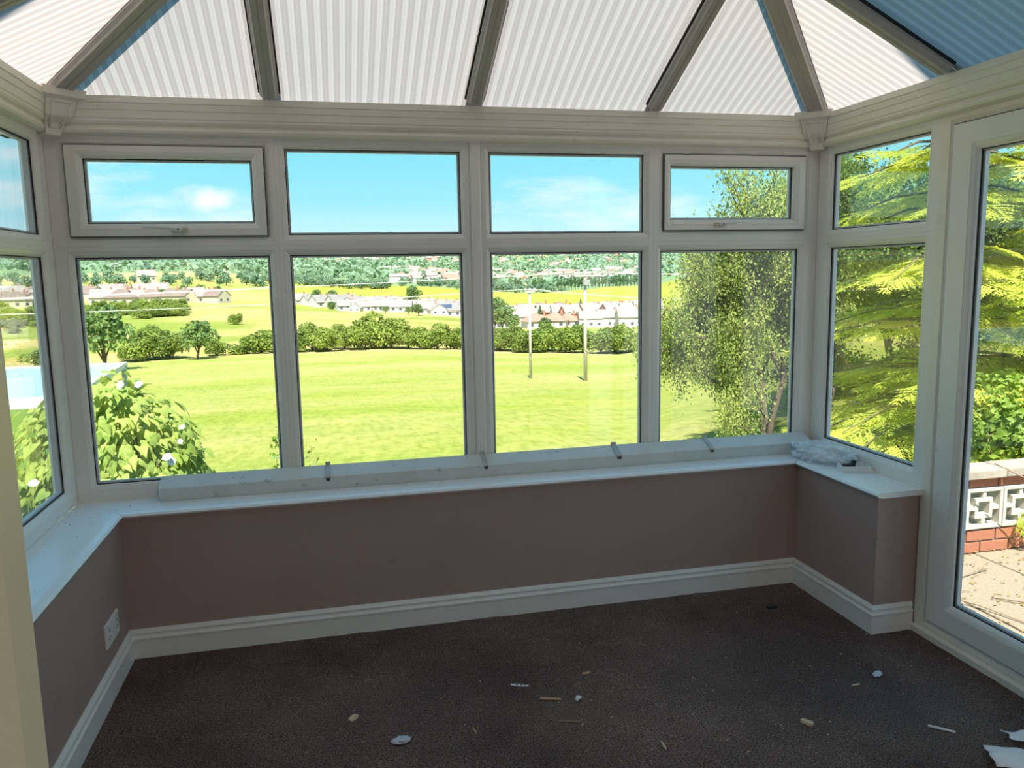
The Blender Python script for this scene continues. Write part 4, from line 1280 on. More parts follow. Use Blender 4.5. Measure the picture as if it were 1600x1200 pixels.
def hawthorn(name, seed, h, spread, per, leaf, mat, sig):
    rg = np.random.default_rng(seed)
    segs, tips = skeleton(rg, (0, 0, -.2), h, spread)
    mb = MB()
    for p, r, lev in segs:
        mb.tube(p, r, 6 if lev < 2 else 4, cap=False)
    P, N = [], []
    for a, b, d in tips:
        t = rg.uniform(0, 1.1, (per, 1))
        c = np.array(a) + (np.array(b) - np.array(a)) * t + rg.normal(0, sig, (per, 3))
        P.append(c); N.append(np.tile(np.array([.1, -.3, .8]), (per, 1)))
    return leaf_mesh(name + '_foliage', np.concatenate(P), np.concatenate(N), leaf, .7, mat, rg, jit=.6), mb.mesh(name + '_branches', MT['bark'], True)
H1 = hawthorn('hawthorn', 17, 5.6, .60, 46, .058, MT['haw'], .12)
H2 = hawthorn('dark_shrub', 23, 5.4, .56, 44, .072, MT['darkhaw'], .12)
def woody(name, pr, loc, sc, rz, label, cat='tree'):
    e = empty(name, loc, rz, label=label, cat=cat)
    e.scale = sc
    f_ = link('foliage', pr[0], e); f_['kind'] = 'stuff'
    link('branches', pr[1], e)
    return e
woody('hawthorn_tree', H1, spot(1205, 13), (.66, .66, 1.02), .6, 'sparse hawthorn tree with small leaves outside the right garden window')
woody('hawthorn_tree', H2, spot(1300, 16), (.85, .85, 1.12), 2.1, 'darker leafy tree behind the hawthorn, towards the window corner')
woody('hawthorn_tree', H2, spot(1420, 17), (1.1, 1.1, 1.1), 4.0, 'dark tree top showing above the golden conifer in the right side window')

# golden conifers: whorls of flat feathery sprays
def spray(seed, L):
    rg = np.random.default_rng(seed)
    V, F = [], []
    def strip(p, d, s, n, ln, w):
        """one needle-clad twig as a narrow serrated leaf"""
        b = len(V)
        k = 4
        for i in range(k + 1):
            t = i / k
            ww = w * (math.sin(PI * min(1, t * .85 + .12)) ** .7) * (1 if i % 2 == 0 else .62)
            c = p + d * (ln * t) - n * (ln * .16 * t * t)
            V.append(c + s * ww); V.append(c - s * ww)
        for i in range(k):
            F.append((b + 2 * i, b + 2 * i + 1, b + 2 * i + 3, b + 2 * i + 2))
    X, Y, Z = np.array([1., 0, 0]), np.array([0, 1., 0]), np.array([0, 0, 1.])
    def axis(t): return X * (L * t) - Z * (L * .22 * t * t) + Y * (L * .05 * math.sin(t * 3 + seed))
    m = 11
    for i in range(m):
        t = .08 + .9 * i / (m - 1)
        p = axis(t)
        for sg in (-1, 1):
            an = R(rg.uniform(42, 58))
            d = X * math.cos(an) + Y * (sg * math.sin(an)) - Z * rg.uniform(.0, .2)
            d /= np.linalg.norm(d)
            ln = L * (.50 * (1 - t) + .10) * rg.uniform(.85, 1.15)
            s = np.cross(Z, d); s /= np.linalg.norm(s)
            strip(p, d, s, Z, ln, L * .020)
            for q in range(int(ln / L * 14)):
                tt = .2 + .75 * q / max(1, int(ln / L * 14))
                pp = p + d * (ln * tt) - Z * (ln * .16 * tt * tt)
                for s2 in (-1, 1):
                    d2 = d * .75 + s * (.66 * s2) - Z * rg.uniform(-.05, .2)
                    d2 /= np.linalg.norm(d2)
                    n3 = np.cross(Z, d2); n3 /= np.linalg.norm(n3)
                    strip(pp, d2, n3, Z, L * .085 * (1.15 - tt) * 1.3, L * .016)
    strip(axis(.9), X, Y, Z, L * .2, L * .02)
    mb = MB()
    mb.poly(V, F)
    mb.tube([axis(t) for t in (0, .3, .6, .95)], [L * .010, L * .008, L * .005, L * .002], 4)
    return mb
SPR = []
for sd in (1, 2, 3):
    m_ = spray(sd, .50)
    SPR.append(m_.mesh('spray', MT['conifer'], recalc=False))
def conifer(u, d, h, rad, seed, label, n_single, zlo=.25, base=None):
    rg = random.Random(seed)
    loc = base if base is not None else spot(u, d)
    e = empty('golden_conifer', loc, seed, label=label, cat='conifer')
    link('trunk', MB().tube([(0, 0, -.4), (.03, 0, h * .5), (0, .02, h)], [h * .018, h * .012, .01], 8).mesh('trunk', MT['bark'], True), e)
    cand = []
    brs = []
    z = zlo
    while z < h * .97:
        rr = rad * (1 - z / h) ** .75
        for k in range(8):
            a = rg.uniform(0, 2 * PI)
            L = rr * rg.uniform(.7, 1.08)
            zz = z + rg.uniform(-.12, .12)
            tip = Vector((math.cos(a) * L, math.sin(a) * L, zz - L * .14))
            brs.append(([(0, 0, zz + .05), (math.cos(a) * L * .5, math.sin(a) * L * .5, zz + .03), tuple(tip)], [.014, .010, .004]))
            nn = max(1, int(L / .26))
            for q in range(nn):
                t = 1 - q * .26 / L
                if t < .22: break
                for sg in ((0,) if q == 0 else (-1, 1)):
                    p = Vector((math.cos(a) * L * (t - .28), math.sin(a) * L * (t - .28), zz + .04 - L * .14 * t * t))
                    cand.append((p, a + sg * rg.uniform(.5, .95) + rg.uniform(-.15, .15), rg.uniform(-.12, .22), rg.uniform(.78, 1.2), rg.uniform(-.35, .35)))
        z += .44
    mb = MB()
    for p, r in brs:
        mb.tube(p, r, 4, cap=False)
    link('branches', mb.mesh('branches', MT['bark'], True), e)
    lw = e.matrix_basis
    cand.sort(key=lambda c: (Vector(loc) + Matrix.Rotation(seed, 3, 'Z') @ c[0] - Vector((0, 0, H))).length)
    for p, a, dr, s, tw in cand[:n_single]:
        link('spray', SPR[rg.randrange(3)], e, p, Euler((tw, dr, a), 'XYZ'), s)
    rest = cand[n_single:]
    if rest:
        Vs, Fs = [], []
        sp_ = [(np.array([v.co[:] for v in m.vertices]), [tuple(f.vertices) for f in m.polygons]) for m in SPR]
        nv = 0
        for p, a, dr, s, tw in rest:
            v, f = sp_[rg.randrange(3)]
            M_ = np.array(Euler((tw, dr, a), 'XYZ').to_matrix())
            Vs.append((v * s) @ M_.T + np.array(p))
            Fs += [tuple(i + nv for i in ff) for ff in f]
            nv += len(v)
            if nv > 330000: break
        me = bpy.data.meshes.new('inner_sprays')
        me.from_pydata(np.concatenate(Vs), [], Fs)
        me.materials.append(MT['conifer'])
        o = link('inner_sprays', me, e); o['kind'] = 'stuff'
conifer(1470, 7.6, 4.9, 1.6, 3, 'golden conifer with feathery drooping sprays outside the right side window', 290)
conifer(1630, 8.0, 5.4, 1.8, 5, 'golden conifer behind the screen block wall beyond the glazed door', 290, 1.5)

def shrub(name, loc, rx, rz, n, leaf, mat, seed, label, cz=None):
    rg = np.random.default_rng(seed)
    cz = cz or rz * .9
    P, N = lobe_points(rg, lobes(rg, 9, rx, rx, rz, cz, rx * .45), n)
    e = empty(name, loc, 0, label=label, cat='shrub')
    f_ = link('foliage', leaf_mesh(name + '_foliage', P, N, leaf, .6, mat, rg, jit=.5), e); f_['kind'] = 'stuff'
    mb = MB()
    for k in range(7):
        a = 2 * PI * k / 7
        mb.tube([(0, 0, -.2), (math.cos(a) * rx * .3, math.sin(a) * rx * .3, cz * .6), (math.cos(a) * rx * .7, math.sin(a) * rx * .7, cz * 1.2)], [.018, .012, .004], 5)
    link('stems', mb.mesh(name + '_stems', MT['twig'], True), e)
def gp(x, y): return (x, y, ground(x, y))
shrub('laurel_shrub', gp(5.05, 4.95), .55, .95, 2600, .062, MT['laurel'], 51, 'glossy green shrub right behind the screen block wall', .95)
shrub('laurel_shrub', gp(5.75, 4.95), .8, 1.05, 2600, .065, MT['laurel'], 52, 'glossy shrub behind the far end of the screen block wall', .9)
shrub('brown_shrub', spot(1400, 8.6), .6, .7, 2000, .055, MT['dryleaf'], 53, 'half dry brown shrub under the golden conifer')
shrub('round_shrub', spot(1385, 48), 2.2, 1.9, 2600, .30, MT['darkhaw'], 54, 'rounded dark green bush at the far edge of the shaded lawn', 1.7)
shrub('round_shrub', spot(1440, 50), 2.2, 1.8, 2400, .30, MT['dryleaf'], 55, 'reddish brown bush right of the rounded dark bush', 1.6)
shrub('round_shrub', spot(1312, 52), 2.4, 1.9, 2400, .30, MT['hedge'], 56, 'pale green bush behind the white strip across the lawn', 1.7)
for k, u in enumerate((1290, 1345, 1400, 1470, 1540, 1600, 1660)):
    woody('boundary_tree', H2, spot(u, 62 + 3 * (k % 2)), (2.0, 2.0, 1.5), k * 1.3, ('first', 'second', 'third', 'fourth', 'fifth', 'sixth', 'seventh')[k] + ' tree from the left in the row beyond the shaded lawn')
wp = spot(1322, 49)
tag(link('garden_path', MB().box(-1.6, 1.3, -.6, .6, -.2, .06).mesh('garden_path', MT['white_wall']), None, wp, (0, 0, -az_of(1322))), 'pale strip of paving at the far side of the lawn', 'path', kind='structure')

# fallen spray and dry stems on the patio
sp0 = link('conifer_spray', SPR[1].copy(), None, (4.06, PY - .03, PZ + .25), Euler((.3, 1.0, -1.2)), .42)
tag(sp0, 'golden conifer spray hanging against the brick wall below the screen blocks', 'spray')
tag(link('dry_straw', MB().tube([(3.70, PY - .18, .46), (3.95, PY - .24, .33), (4.3, PY - .32, .02), (4.42, PY - .4, PZ + .01)], [.004, .004, .004, .003], 5).mesh('dry_straw', MT['twig'], True)), 'long pale dry straw leaning across the screen blocks', 'straw')
for k, (x0, y0, x1, y1) in enumerate(((3.05, 3.45, 3.25, 2.95), (3.35, 3.55, 3.62, 3.62), (3.32, 3.28, 3.55, 3.0), (3.6, 3.35, 3.95, 3.3))):
    tag(link('dry_straw', MB().tube([(x0, y0, PZ + .012), ((x0 + x1) / 2 + .02, (y0 + y1) / 2, PZ + .02), (x1, y1, PZ + .012)], .004, 5).mesh('dry_straw', MT['twig'], True)),
        'dry straw lying on the patio, ' + ('nearest the door', 'near the foot of the brick wall', 'crossing the second slab', 'furthest right')[k], 'straw')
rgd = np.random.default_rng(77)
P = np.stack([rgd.uniform(2.9, 5.6, 620), PY - np.abs(rgd.normal(0, .75, 620)), np.full(620, PZ + .008)], 1)
tag(link('leaf_litter', leaf_mesh('leaf_litter', P, np.tile([0, 0, 1.], (620, 1)), .026, .45, MT['dryleaf'], rgd, jit=.25)), 'scattered dry leaf litter on the patio slabs', 'leaf litter', kind='stuff')

# ------------------------------------------------------------------ bindweed mound and greenhouse on the left
ve = empty('bindweed_mound', (-1.47, 5.62, -1.22), 0, label='mound of bindweed with pale green leaves and white flowers outside the left corner', cat='climber')
def heart(fold):
    o = [(0, 0), (.30, -.16), (.44, .05), (.36, .36), (.16, .72), (0, 1.0), (-.16, .72), (-.36, .36), (-.44, .05), (-.30, -.16)]
    z = lambda x, y: -abs(x) * fold - y * y * .25
    v = [(x, y, z(x, y)) for x, y in o] + [(0, .35, .04)]
    return v, [(10, i, (i + 1) % 10) for i in range(10)]
LV = [MB().poly(*heart(f)).mesh('leaf', MT['vine'], True, recalc=False) for f in (-.5, .15, .45)]
rv = np.random.default_rng(61)
rr_ = random.Random(61)
CN = np.array([0, 0, 1.12])
RXv, RYv, RZv = .58, .55, .98
items = []
for k in range(5400):
    v = rv.normal(0, 1, 3); v /= np.linalg.norm(v)
    if v[2] < -.8: continue
    v = v * (math.hypot(v[0], v[1]) ** 3 + abs(v[2]) ** 3) ** (-1 / 3)
    bump = 1 + .06 * math.sin(v[0] * 7 + 1) + .06 * math.sin(v[1] * 9 + v[2] * 6)
    sc = rv.uniform(.80, 1.03) * bump
    p = CN + v * np.array([RXv, RYv, RZv]) * sc
    dep = sc
    n = Vector((v[0] / RXv, v[1] / RYv, v[2] / RZv)).normalized() + Vector((0, -.15, .45)) + Vector(rv.normal(0, .35, 3))
    n.normalize()
    tip = Vector((v[0], v[1], -1.1)) + Vector(rv.normal(0, .5, 3))
    y = (tip - n * tip.dot(n)).normalized()
    x = y.cross(n)
    M_ = Matrix((x, y, n)).transposed()
    items.append((p, M_, rv.uniform(.045, .098)))
def vis(p): return -(Vector((0, -3.15, .3)).normalized().dot(Vector(p) - Vector(CN))) if False else ((p[0] + 1.28 * -1) ** 2 + (p[1] + 4.75) ** 2)
items.sort(key=lambda t: (t[0][0] - 1.47) ** 2 + (t[0][1] + 5.62) ** 2 + (t[0][2] - 2.82) ** 2)
for p, M_, s in items[:296]:
    o = link('leaf', LV[rr_.randrange(3)], ve, tuple(p))
    o.rotation_euler = M_.to_euler(); o.scale = (s, s, s)
mb = MB()
for p, M_, s in items[296:]:
    v, f = heart((-.3, .15, .45)[rr_.randrange(3)])
    mb.poly([tuple(M_ @ (Vector(q) * s) + Vector(p)) for q in v], f)
o = link('inner_leaves', mb.mesh('inner_leaves', MT['vine'], True, recalc=False), ve); o['kind'] = 'stuff'
mb = MB()
for k in range(16):
    a = rv.uniform(0, 2 * PI); r0 = rv.uniform(0, .3)
    pts = [(math.cos(a) * r0, math.sin(a) * r0, -.3)]
    for q in range(1, 7):
        t = q / 6 * rv.uniform(1.3, 1.7)
        pts.append((math.cos(a) * RXv * math.sin(t) * .95, math.sin(a) * RYv * math.sin(t) * .95, CN[2] + RZv * (1.02 - 1.0 * (1 - math.sin(t)) - .35 * (t > 1.3) * t)))
    mb.tube([(0, 0, -.3), (math.cos(a) * .2, math.sin(a) * .2, .9)] + [(math.cos(a) * RXv * f, math.sin(a) * RYv * f, CN[2] + RZv * math.sqrt(max(0, 1 - f * f)) * .86) for f in (.3, .6, .8)], .004, 4)
link('stems', mb.mesh('stems', MT['twig'], True), ve)
FL = MB()
pts = [(0, 0, -.02)]
for k in range(10):
    a = 2 * PI * k / 10
    r_ = 1.0 if k % 2 == 0 else .86
    pts.append((math.cos(a) * .45, math.sin(a) * .45, .30))
for k in range(10):
    a = 2 * PI * k / 10
    r_ = 1.0 if k % 2 == 0 else .84
    pts.append((math.cos(a) * r_, math.sin(a) * r_, .42))
FL.poly(pts, [(0, 1 + k, 1 + (k + 1) % 10) for k in range(10)] + [(1 + k, 11 + k, 11 + (k + 1) % 10, 1 + (k + 1) % 10) for k in range(10)])
FM = FL.mesh('flower', MT['petal'], True, recalc=False)
for (u, v_, d, s) in ((262, 716, 5.14, 0.065), (268, 722, 5.17, 0.056), (285, 668, 5.37, 0.037), (218, 602, 5.37, 0.056), (53, 757, 5.12, 0.060), (26, 634, 5.52, 0.062), (190, 602, 5.52, 0.062), (282, 690, 5.32, 0.037)):
    dd = CW + CR * (u - 800) / F_PX - CU * (v_ - 600) / F_PX
    t = d / math.hypot(dd[0], dd[1])
    p = Vector((dd[0] * t, dd[1] * t, H + dd[2] * t)) - Vector(ve.location)
    o = link('flower', FM, ve, p)
    dr_ = (Vector((0, -3.5, 2.4)) + Vector(rv.normal(0, 1.0, 3))).normalized()
    o.rotation_euler = dr_.to_track_quat('Z', 'Y').to_euler(); o.scale = (s * .5, s * .5, s * .5)

gh = empty('greenhouse', (-3.85, 7.0, -1.25), 0, label='low greenhouse with pale blue sheet roof behind the bindweed', cat='greenhouse')
gx0, gx1, gy0, gy1, gz0, gz1 = -2.6, 1.95, -.55, 1.0, 1.97, 2.04
for k in range(4):
    a, b = gx0 + (gx1 - gx0) * k / 4, gx0 + (gx1 - gx0) * (k + 1) / 4
    link('roof_sheet', MB().poly([(a + .02, gy0 - .05, gz0), (b - .02, gy0 - .05, gz0), (b - .02, gy1 + .05, gz1), (a + .02, gy1 + .05, gz1), (a + .02, gy0 - .05, gz0 + .02), (b - .02, gy0 - .05, gz0 + .02), (b - .02, gy1 + .05, gz1 + .02), (a + .02, gy1 + .05, gz1 + .02)],
        [(3, 2, 1, 0), (4, 5, 6, 7), (0, 1, 5, 4), (1, 2, 6, 5), (2, 3, 7, 6), (3, 0, 4, 7)]).mesh('roof_sheet', MT['ghglass']), gh)
    link('side_pane', MB().box(a + .02, b - .02, gy0 - .006, gy0 + .006, .05, gz0 - .06).mesh('side_pane', MT['ghwall']), gh)
for k in range(5):
    a = gx0 + (gx1 - gx0) * k / 4
    link('glazing_bar', MB().prism([(-.02, 0), (.02, 0), (.02, .045), (-.02, .045)], lambda p_, q_, t: (a + p_, gy0 - .05 + (gy1 - gy0 + .1) * t, gz0 + (gz1 - gz0) * t + q_ - .01), 0, 1).mesh('glazing_bar', MT['ghframe']), gh)
    link('post', MB().box(a - .02, a + .02, gy0 - .02, gy0 + .02, -.3, gz0).box(a - .02, a + .02, gy1 - .02, gy1 + .02, -.3, gz1).mesh('post', MT['ghframe']), gh)
link('eaves_rail', MB().box(gx0, gx1, gy0 - .08, gy0 - .04, gz0 - .05, gz0 + .03).box(gx0, gx1, gy1 + .04, gy1 + .08, gz1 - .05, gz1 + .03).mesh('eaves_rail', MT['ghframe']), gh)
shrub('dry_climber', (-2.6, 6.2, -1.25), .42, .95, 1100, .06, MT['dryleaf'], 58, 'tan dry climber in front of the greenhouse side', 1.05)

def sapling(u, d, h, n, seed, label, mat='laurel', leaf=.055):
    rg = np.random.default_rng(seed)
    b = spot(u, d)
    e = empty('sapling', b, 0, label=label, cat='plant')
    lean = rg.normal(0, .012, 2)
    top = Vector((lean[0] * h, lean[1] * h, h))
    link('stem', MB().tube([(0, 0, -.1), top * .5 + Vector((.02, 0, 0)), top], [.008, .006, .002], 5).mesh('stem', MT['twig'], True), e)
    t = rg.uniform(.62, 1.0, n)[:, None]
    P = np.array(top) * t + rg.normal(0, .05, (n, 3))
    f_ = link('foliage', leaf_mesh('sapling_foliage', P, np.tile([0, -.3, .8], (n, 1)), leaf, .6, MT[mat], rg), e)
    f_['kind'] = 'stuff'
sapling(421, 6.3, 1.66, 90, 1, 'small leafy sapling showing above the rail left of the first mullion')
sapling(380, 6.0, 1.36, 22, 2, 'short weed tip showing just above the rail beside the bindweed')
sapling(408, 6.4, 1.42, 24, 3, 'short leafy shoot left of the small sapling')
sapling(474, 6.4, 1.50, 16, 4, 'thin grassy shoot just right of the first mullion', 'haw', .05)

# ------------------------------------------------------------------ things left in the room
# long plastic blind rail lying on the windowsill
pr_ = empty('blind_rail', (0, 3.577, SILL), 0, label='long dusty white plastic blind rail lying along the windowsill', cat='blind rail')
OUT = [(0, 0), (-.022, .060), (-.018, .064), (.060, .098), (.066, .094), (.066, 0)]
INN = [(.063, 0), (.063, .090), (.058, .093), (-.015, .060), (-.0185, .056), (.0035, 0)]
PX0, PX1 = -.752, 2.405
link('rail_channel', MB().prism(OUT + INN, lambda a, b, t: (t, a, b), PX0, PX1).mesh('rail_channel', MT['pelmet']), pr_)
for k, (u, v_) in enumerate(((512, 726), (755, 708), (960, 692), (1103, 684))):
    x = unp(u, v_, 1, 3.62).x
    w = .011 if k != 2 else .014
    cp = [(.062, .1005), (.062, .116), (.056, .116), (.050, .0985), (-.016, .0675), (-.0205, .062), (-.028, .066), (-.028, .054), (-.020, .050), (-.0165, .0655), (.058, .0985)]
    c_ = link('rail_clip', MB().prism([(.0605, .0985), (.0605, .112), (.0565, .112), (.0555, .101), (-.0185, .0688), (-.0262, .062), (-.0262, .052), (-.0225, .052), (-.0225, .0605), (-.0175, .0652)], lambda a, b, t: (t, a, b), x - w, x + w).mesh('rail_clip', MT['clip']), pr_)
    link('clip_tab', MB().box(x - w * .7, x + w * .7, -.031, -.0265, .046, .056).mesh('clip_tab', MT['gasket']), c_)

# crumpled clear bag
bg_ = empty('plastic_bag', (2.352, 3.385, SILL), R(20), label='crumpled clear plastic bag on the short right windowsill', cat='bag')
def crumple(name, sc, seed, amp, mat, sub_=4):
    bm = bmesh.new()
    bmesh.ops.create_icosphere(bm, subdivisions=sub_, radius=1)
    rg = np.random.default_rng(seed)
    dirs = rg.normal(0, 1, (34, 3)); dirs /= np.linalg.norm(dirs, axis=1, keepdims=True)
    off = rg.uniform(0, 6.28, 34)
    for v in bm.verts:
        p = np.array(v.co[:])
        f = 1 + amp * float(np.mean(np.abs(np.sin(dirs[:12] @ p * 4.5 + off[:12])) - .6)) * 3 + amp * .8 * float(np.mean(np.abs(np.sin(dirs[12:] @ p * 11 + off[12:])) - .6)) * 3
        q = p * f * np.array(sc)
        q[2] = max(q[2] + sc[2] * .62, .002)
        v.co = Vector(q)
    me = bpy.data.meshes.new(name)
    bm.to_mesh(me); bm.free()
    me.materials.append(mat)
    return me
link('bag_film', crumple('bag_film', (.078, .150, .056), 3, .34, MT['bag']), bg_)
link('bag_contents', crumple('bag_contents', (.050, .095, .030), 9, .30, MT['paper'], 3), bg_, (0, .02, .004))
# white plastic tray with a black fitting in it
q1, q2 = unp(1317, 739, 2, SILL), unp(1361, 739, 2, SILL)
tr_ = empty('plastic_tray', q1, math.atan2(q2.y - q1.y, q2.x - q1.x), label='small white open plastic tray at the front of the right windowsill', cat='tray')
TW, TD = (q2 - q1).length, .082
tb = MB().box(-.003, TW + .003, -.003, TD + .003, 0, .004)
tb.box(0, TW, 0, .003, .004, .030).box(0, TW, TD - .003, TD, .004, .030).box(0, .003, .003, TD - .003, .004, .030).box(TW - .003, TW, .003, TD - .003, .004, .030)
tb.box(-.002, TW + .002, -.002, .001, .012, .016)
link('tray_body', tb.mesh('tray_body', MT['white_plastic'], bevel=.0008), tr_)
bk = empty('black_fitting', q1 + Matrix.Rotation(tr_.rotation_euler.z, 3, 'Z') @ Vector((.012, .058, .0045)), tr_.rotation_euler.z + .2, label='black plastic fitting leaning in the white tray', cat='fitting')
link('fitting_body', MB().prism([(0, 0), (.055, 0), (.066, .010), (.070, .040), (.056, .042), (.050, .026), (.010, .020), (-.004, .010)], lambda a, b, t: (a, t, b), -.010, .012).mesh('fitting_body', MT['black'], bevel=.003), bk)

# double wall socket on the left dwarf wall
so_ = empty('wall_socket', (WL, 3.192, .252), 0, label='white double wall socket low on the left wall', cat='socket')
link('socket_plate', MB().box(0, .011, -.088, .088, -.047, .047).mesh('socket_plate', MT['white_plastic'], bevel=.004), so_)
for sgn in (-1, 1):
    link('switch', MB().prism([(.011, -.010), (.016, -.010), (.0125, .010), (.011, .010)], lambda a, b, t: (a, t, .024 + b), sgn * .020 - .006, sgn * .020 + .006).mesh('switch', MT['white_plastic'], bevel=.001), so_)
    hb = MB().box(.0105, .0114, sgn * .052 - .003, sgn * .052 + .003, .010, .022)
    for q in (-1, 1):
        hb.box(.0105, .0114, sgn * .052 + q * .011 - .004, sgn * .052 + q * .011 + .004, -.016, -.010)
    tag(link('pin_holes', hb.mesh('pin_holes', MT['black']), so_), 'dark pin holes')
    link('screw', MB().tube([(.0108, sgn * .062, 0.030), (.0118, sgn * .062, .030)], .003, 8).mesh('screw', MT['clip']), so_)

# bits on the carpet
def fleck(name, x, y, L, w, h, rz, mat, label, cat, seed, bend=0.0):
    rg = random.Random(seed)
    n = 5
    top = []
    for i in range(n):
        t = i / (n - 1)
        ww = w * (.55 + .45 * math.sin(PI * (t * .8 + .1))) * rg.uniform(.8, 1.15) / 2
        top.append((L * (t - .5), ww, bend * 4 * t * (1 - t)))
    v = []
    for x_, ww, z_ in top:
        v += [(x_, -ww, z_), (x_, ww, z_), (x_, ww * .8, z_ + h), (x_, -ww * .8, z_ + h)]
    f = [(0, 1, 2, 3), tuple((n - 1) * 4 + k for k in range(4))]
    for i in range(n - 1):
        for k in range(4):
            f.append((i * 4 + k, i * 4 + (k + 1) % 4, i * 4 + 4 + (k + 1) % 4, i * 4 + 4 + k))
    o = link(name, MB().poly(v, f).mesh(name, MT[mat]), None, (x, y, .0035), (0, 0, rz))
    return tag(o, label, cat)
def on_floor(u, v): return unp(u, v, 2, 0)
def bit(u, v, *a, **k):
    p = on_floor(u, v)
    return fleck(a[0], p.x, p.y, *a[1:], **k)
st_ = bit(812, 1072, 'label_strip', .070, .016, .0015, -.42, 'paper', 'white paper strip with black print on the carpet', 'paper strip', 1)
link('print', MB().box(-.016, -.006, -.004, .003, .0016, .0019).box(.002, .012, -.004, .004, .0016, .0019).box(.017, .023, -.003, .003, .0016, .0019).mesh('print', MT['black']), st_)
bit(860, 1094, 'wood_splinter', .080, .011, .005, -.35, 'wood', 'orange brown wood splinter below the white paper strip', 'splinter', 2)
bit(916, 1054, 'wood_splinter', .036, .012, .006, .18, 'wood', 'short wood splinter beyond the white paper strip', 'splinter', 3)
bit(904, 1094, 'paper_scrap', .028, .020, .007, .6, 'paper', 'small torn white scrap right of the orange brown splinter', 'scrap', 4, bend=.006)
bit(552, 1124, 'wood_chip', .040, .026, .006, .9, 'palewood', 'pale yellow chip alone on the left of the carpet', 'chip', 5)
tag(link('fluff', crumple('fluff', (.027, .019, .008), 14, .5, MT['fluff'], 3), None, on_floor(628, 1160) + Vector((0, 0, .004)), (0, 0, .1)), 'pale blue clump of fluff near the front of the carpet', 'fluff')
bit(742, 1144, 'wood_splinter', .036, .006, .004, 1.75, 'wood', 'thin upright lying splinter between the fluff and the twig', 'splinter', 7)
bit(890, 1129, 'thin_straw', .085, .005, .004, -.30, 'twig', 'thin tan straw on the dusty patch of carpet', 'straw', 8)
bit(1261, 1132, 'wood_chip', .042, .026, .010, -1.0, 'palewood', 'pale wood chip on the right of the carpet', 'chip', 9)
bit(1471, 1141, 'white_stick', .085, .008, .005, -.75, 'paper', 'thin white stick on the carpet near the door', 'stick', 10)
tag(link('paper_scrap', crumple('paper_scrap', (.024, .013, .004), 15, .5, MT['fluff'], 3), None, on_floor(1371, 1055) + Vector((0, 0, .004)), (0, 0, .55)), 'pale blue paper scrap on the carpet nearest the door wall', 'scrap')
bit(1037, 1167, 'wood_splinter', .045, .008, .005, 1.5, 'palewood', 'pale splinter at the front of the carpet', 'splinter', 12)
bit(1337, 1072, 'wood_splinter', .035, .007, .004, .1, 'palewood', 'small pale splinter beside the blue paper scrap', 'splinter', 13)
bit(1206, 950, 'dark_clump', .050, .020, .008, .1, 'black', 'dark clump on the carpet by the short wall', 'clump', 14)
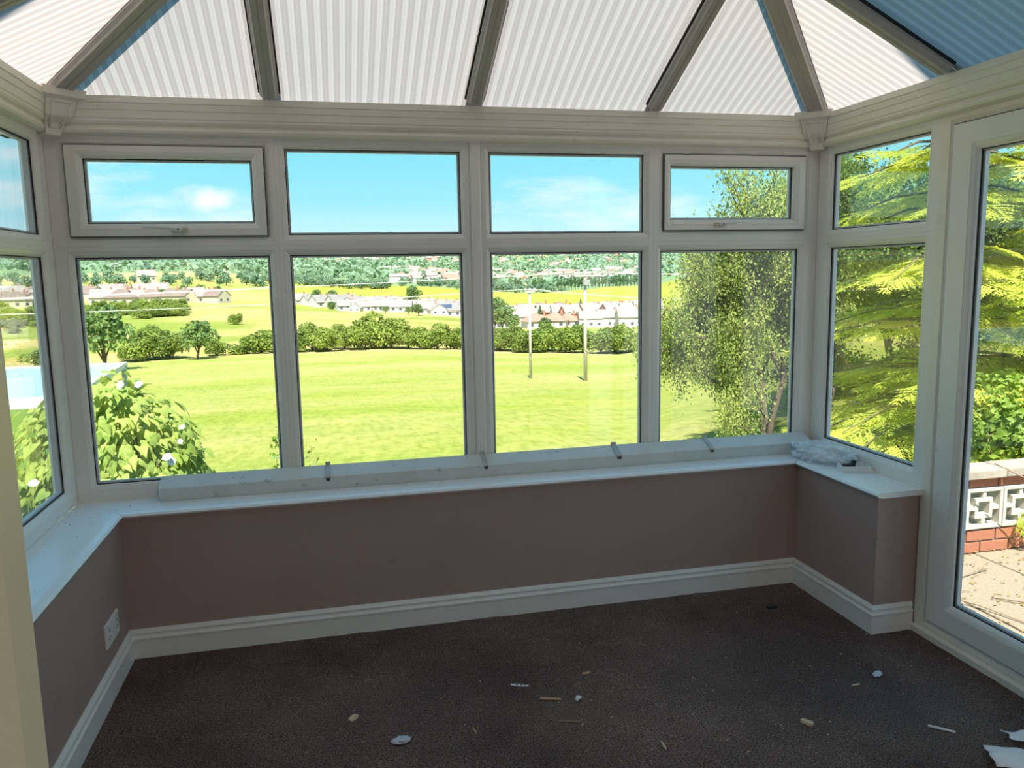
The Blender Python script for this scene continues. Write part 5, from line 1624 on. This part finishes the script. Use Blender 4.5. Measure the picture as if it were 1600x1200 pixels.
# crumpled paper sheets at the near right corner
def sheet(name, cx, cy, w, d, rz, seed, label, lift):
    rg = np.random.default_rng(seed)
    nx_, ny_ = 16, 12
    pts = []
    ks = rg.uniform(-1, 1, (7, 2)) * 30; ph = rg.uniform(0, 6.28, 7)
    for i in range(nx_):
        for j in range(ny_):
            x, y = w * (i / (nx_ - 1) - .5), d * (j / (ny_ - 1) - .5)
            z = float(np.mean([abs(math.sin(ks[q][0] * x + ks[q][1] * y + ph[q])) for q in range(7)]))
            edge = .006 * math.sin(i * .8 + seed)
            pts.append((x + .006 * math.sin(j * .9 + seed), y + edge, .004 + lift + (z - .35) * .045))
    N_ = len(pts)
    top = [(i * ny_ + j, (i + 1) * ny_ + j, (i + 1) * ny_ + j + 1, i * ny_ + j + 1) for i in range(nx_ - 1) for j in range(ny_ - 1)]
    bot = [tuple(N_ + k for k in f[::-1]) for f in top]
    rim = [i * ny_ for i in range(nx_)] + [(nx_ - 1) * ny_ + j for j in range(1, ny_)] + [i * ny_ + ny_ - 1 for i in range(nx_ - 2, -1, -1)] + [j for j in range(ny_ - 2, 0, -1)]
    sides = [(rim[k], N_ + rim[k], N_ + rim[(k + 1) % len(rim)], rim[(k + 1) % len(rim)]) for k in range(len(rim))]
    o = link(name, MB().poly(pts + [(a, b, c - .0012) for a, b, c in pts], top + bot + sides).mesh(name, MT['paper'], True), None, (cx, cy, .012), (0, 0, rz))
    return tag(o, label, 'paper')
c1 = on_floor(1602, 1200)
sheet('crumpled_paper', c1.x, c1.y, .20, .12, -.55, 1, 'nearer crumpled white paper at the lower right corner', .0)
c2 = on_floor(1612, 1166)
sheet('crumpled_paper', c2.x + .02, c2.y + .02, .16, .07, -.15, 2, 'further crumpled white paper at the right edge', .002)
# crumbs nobody would count
def crumbs(name, pts, s0, s1, mat, label, seed):
    rg = random.Random(seed)
    mb = MB()
    for x, y, z in pts:
        s = rg.uniform(s0, s1)
        a = rg.uniform(0, 6.28); e = rg.uniform(.4, 1)
        c, n = math.cos(a) * s, math.sin(a) * s
        mb.poly([(x - c, y - n, z), (x + n * e, y - c * e, z), (x + c, y + n, z), (x - n * e, y + c * e, z), (x, y, z + s * .7)], [(3, 2, 1, 0), (0, 1, 4), (1, 2, 4), (2, 3, 4), (3, 0, 4)])
    tag(link(name, mb.mesh(name, MT[mat])), label, 'crumbs', kind='stuff')
rc = random.Random(31)
crumbs('pale_crumbs', [(rc.gauss(1.2, .75), rc.gauss(2.45, .35), .002) for _ in range(170)], .0015, .005, 'palewood', 'pale crumbs and dust scattered over the carpet', 1)
crumbs('dark_crumbs', [(rc.uniform(XL + .02, WL - .03), rc.uniform(2.2, 3.5), SILL) for _ in range(34)] + [(rc.uniform(-1.0, 2.2), rc.uniform(3.46, 3.64), SILL) for _ in range(30)] + [(rc.uniform(2.26, 2.45), rc.uniform(2.9, 3.5), SILL) for _ in range(8)],
       .0012, .0035, 'black', 'dead insects and dark crumbs on the windowsills', 2)
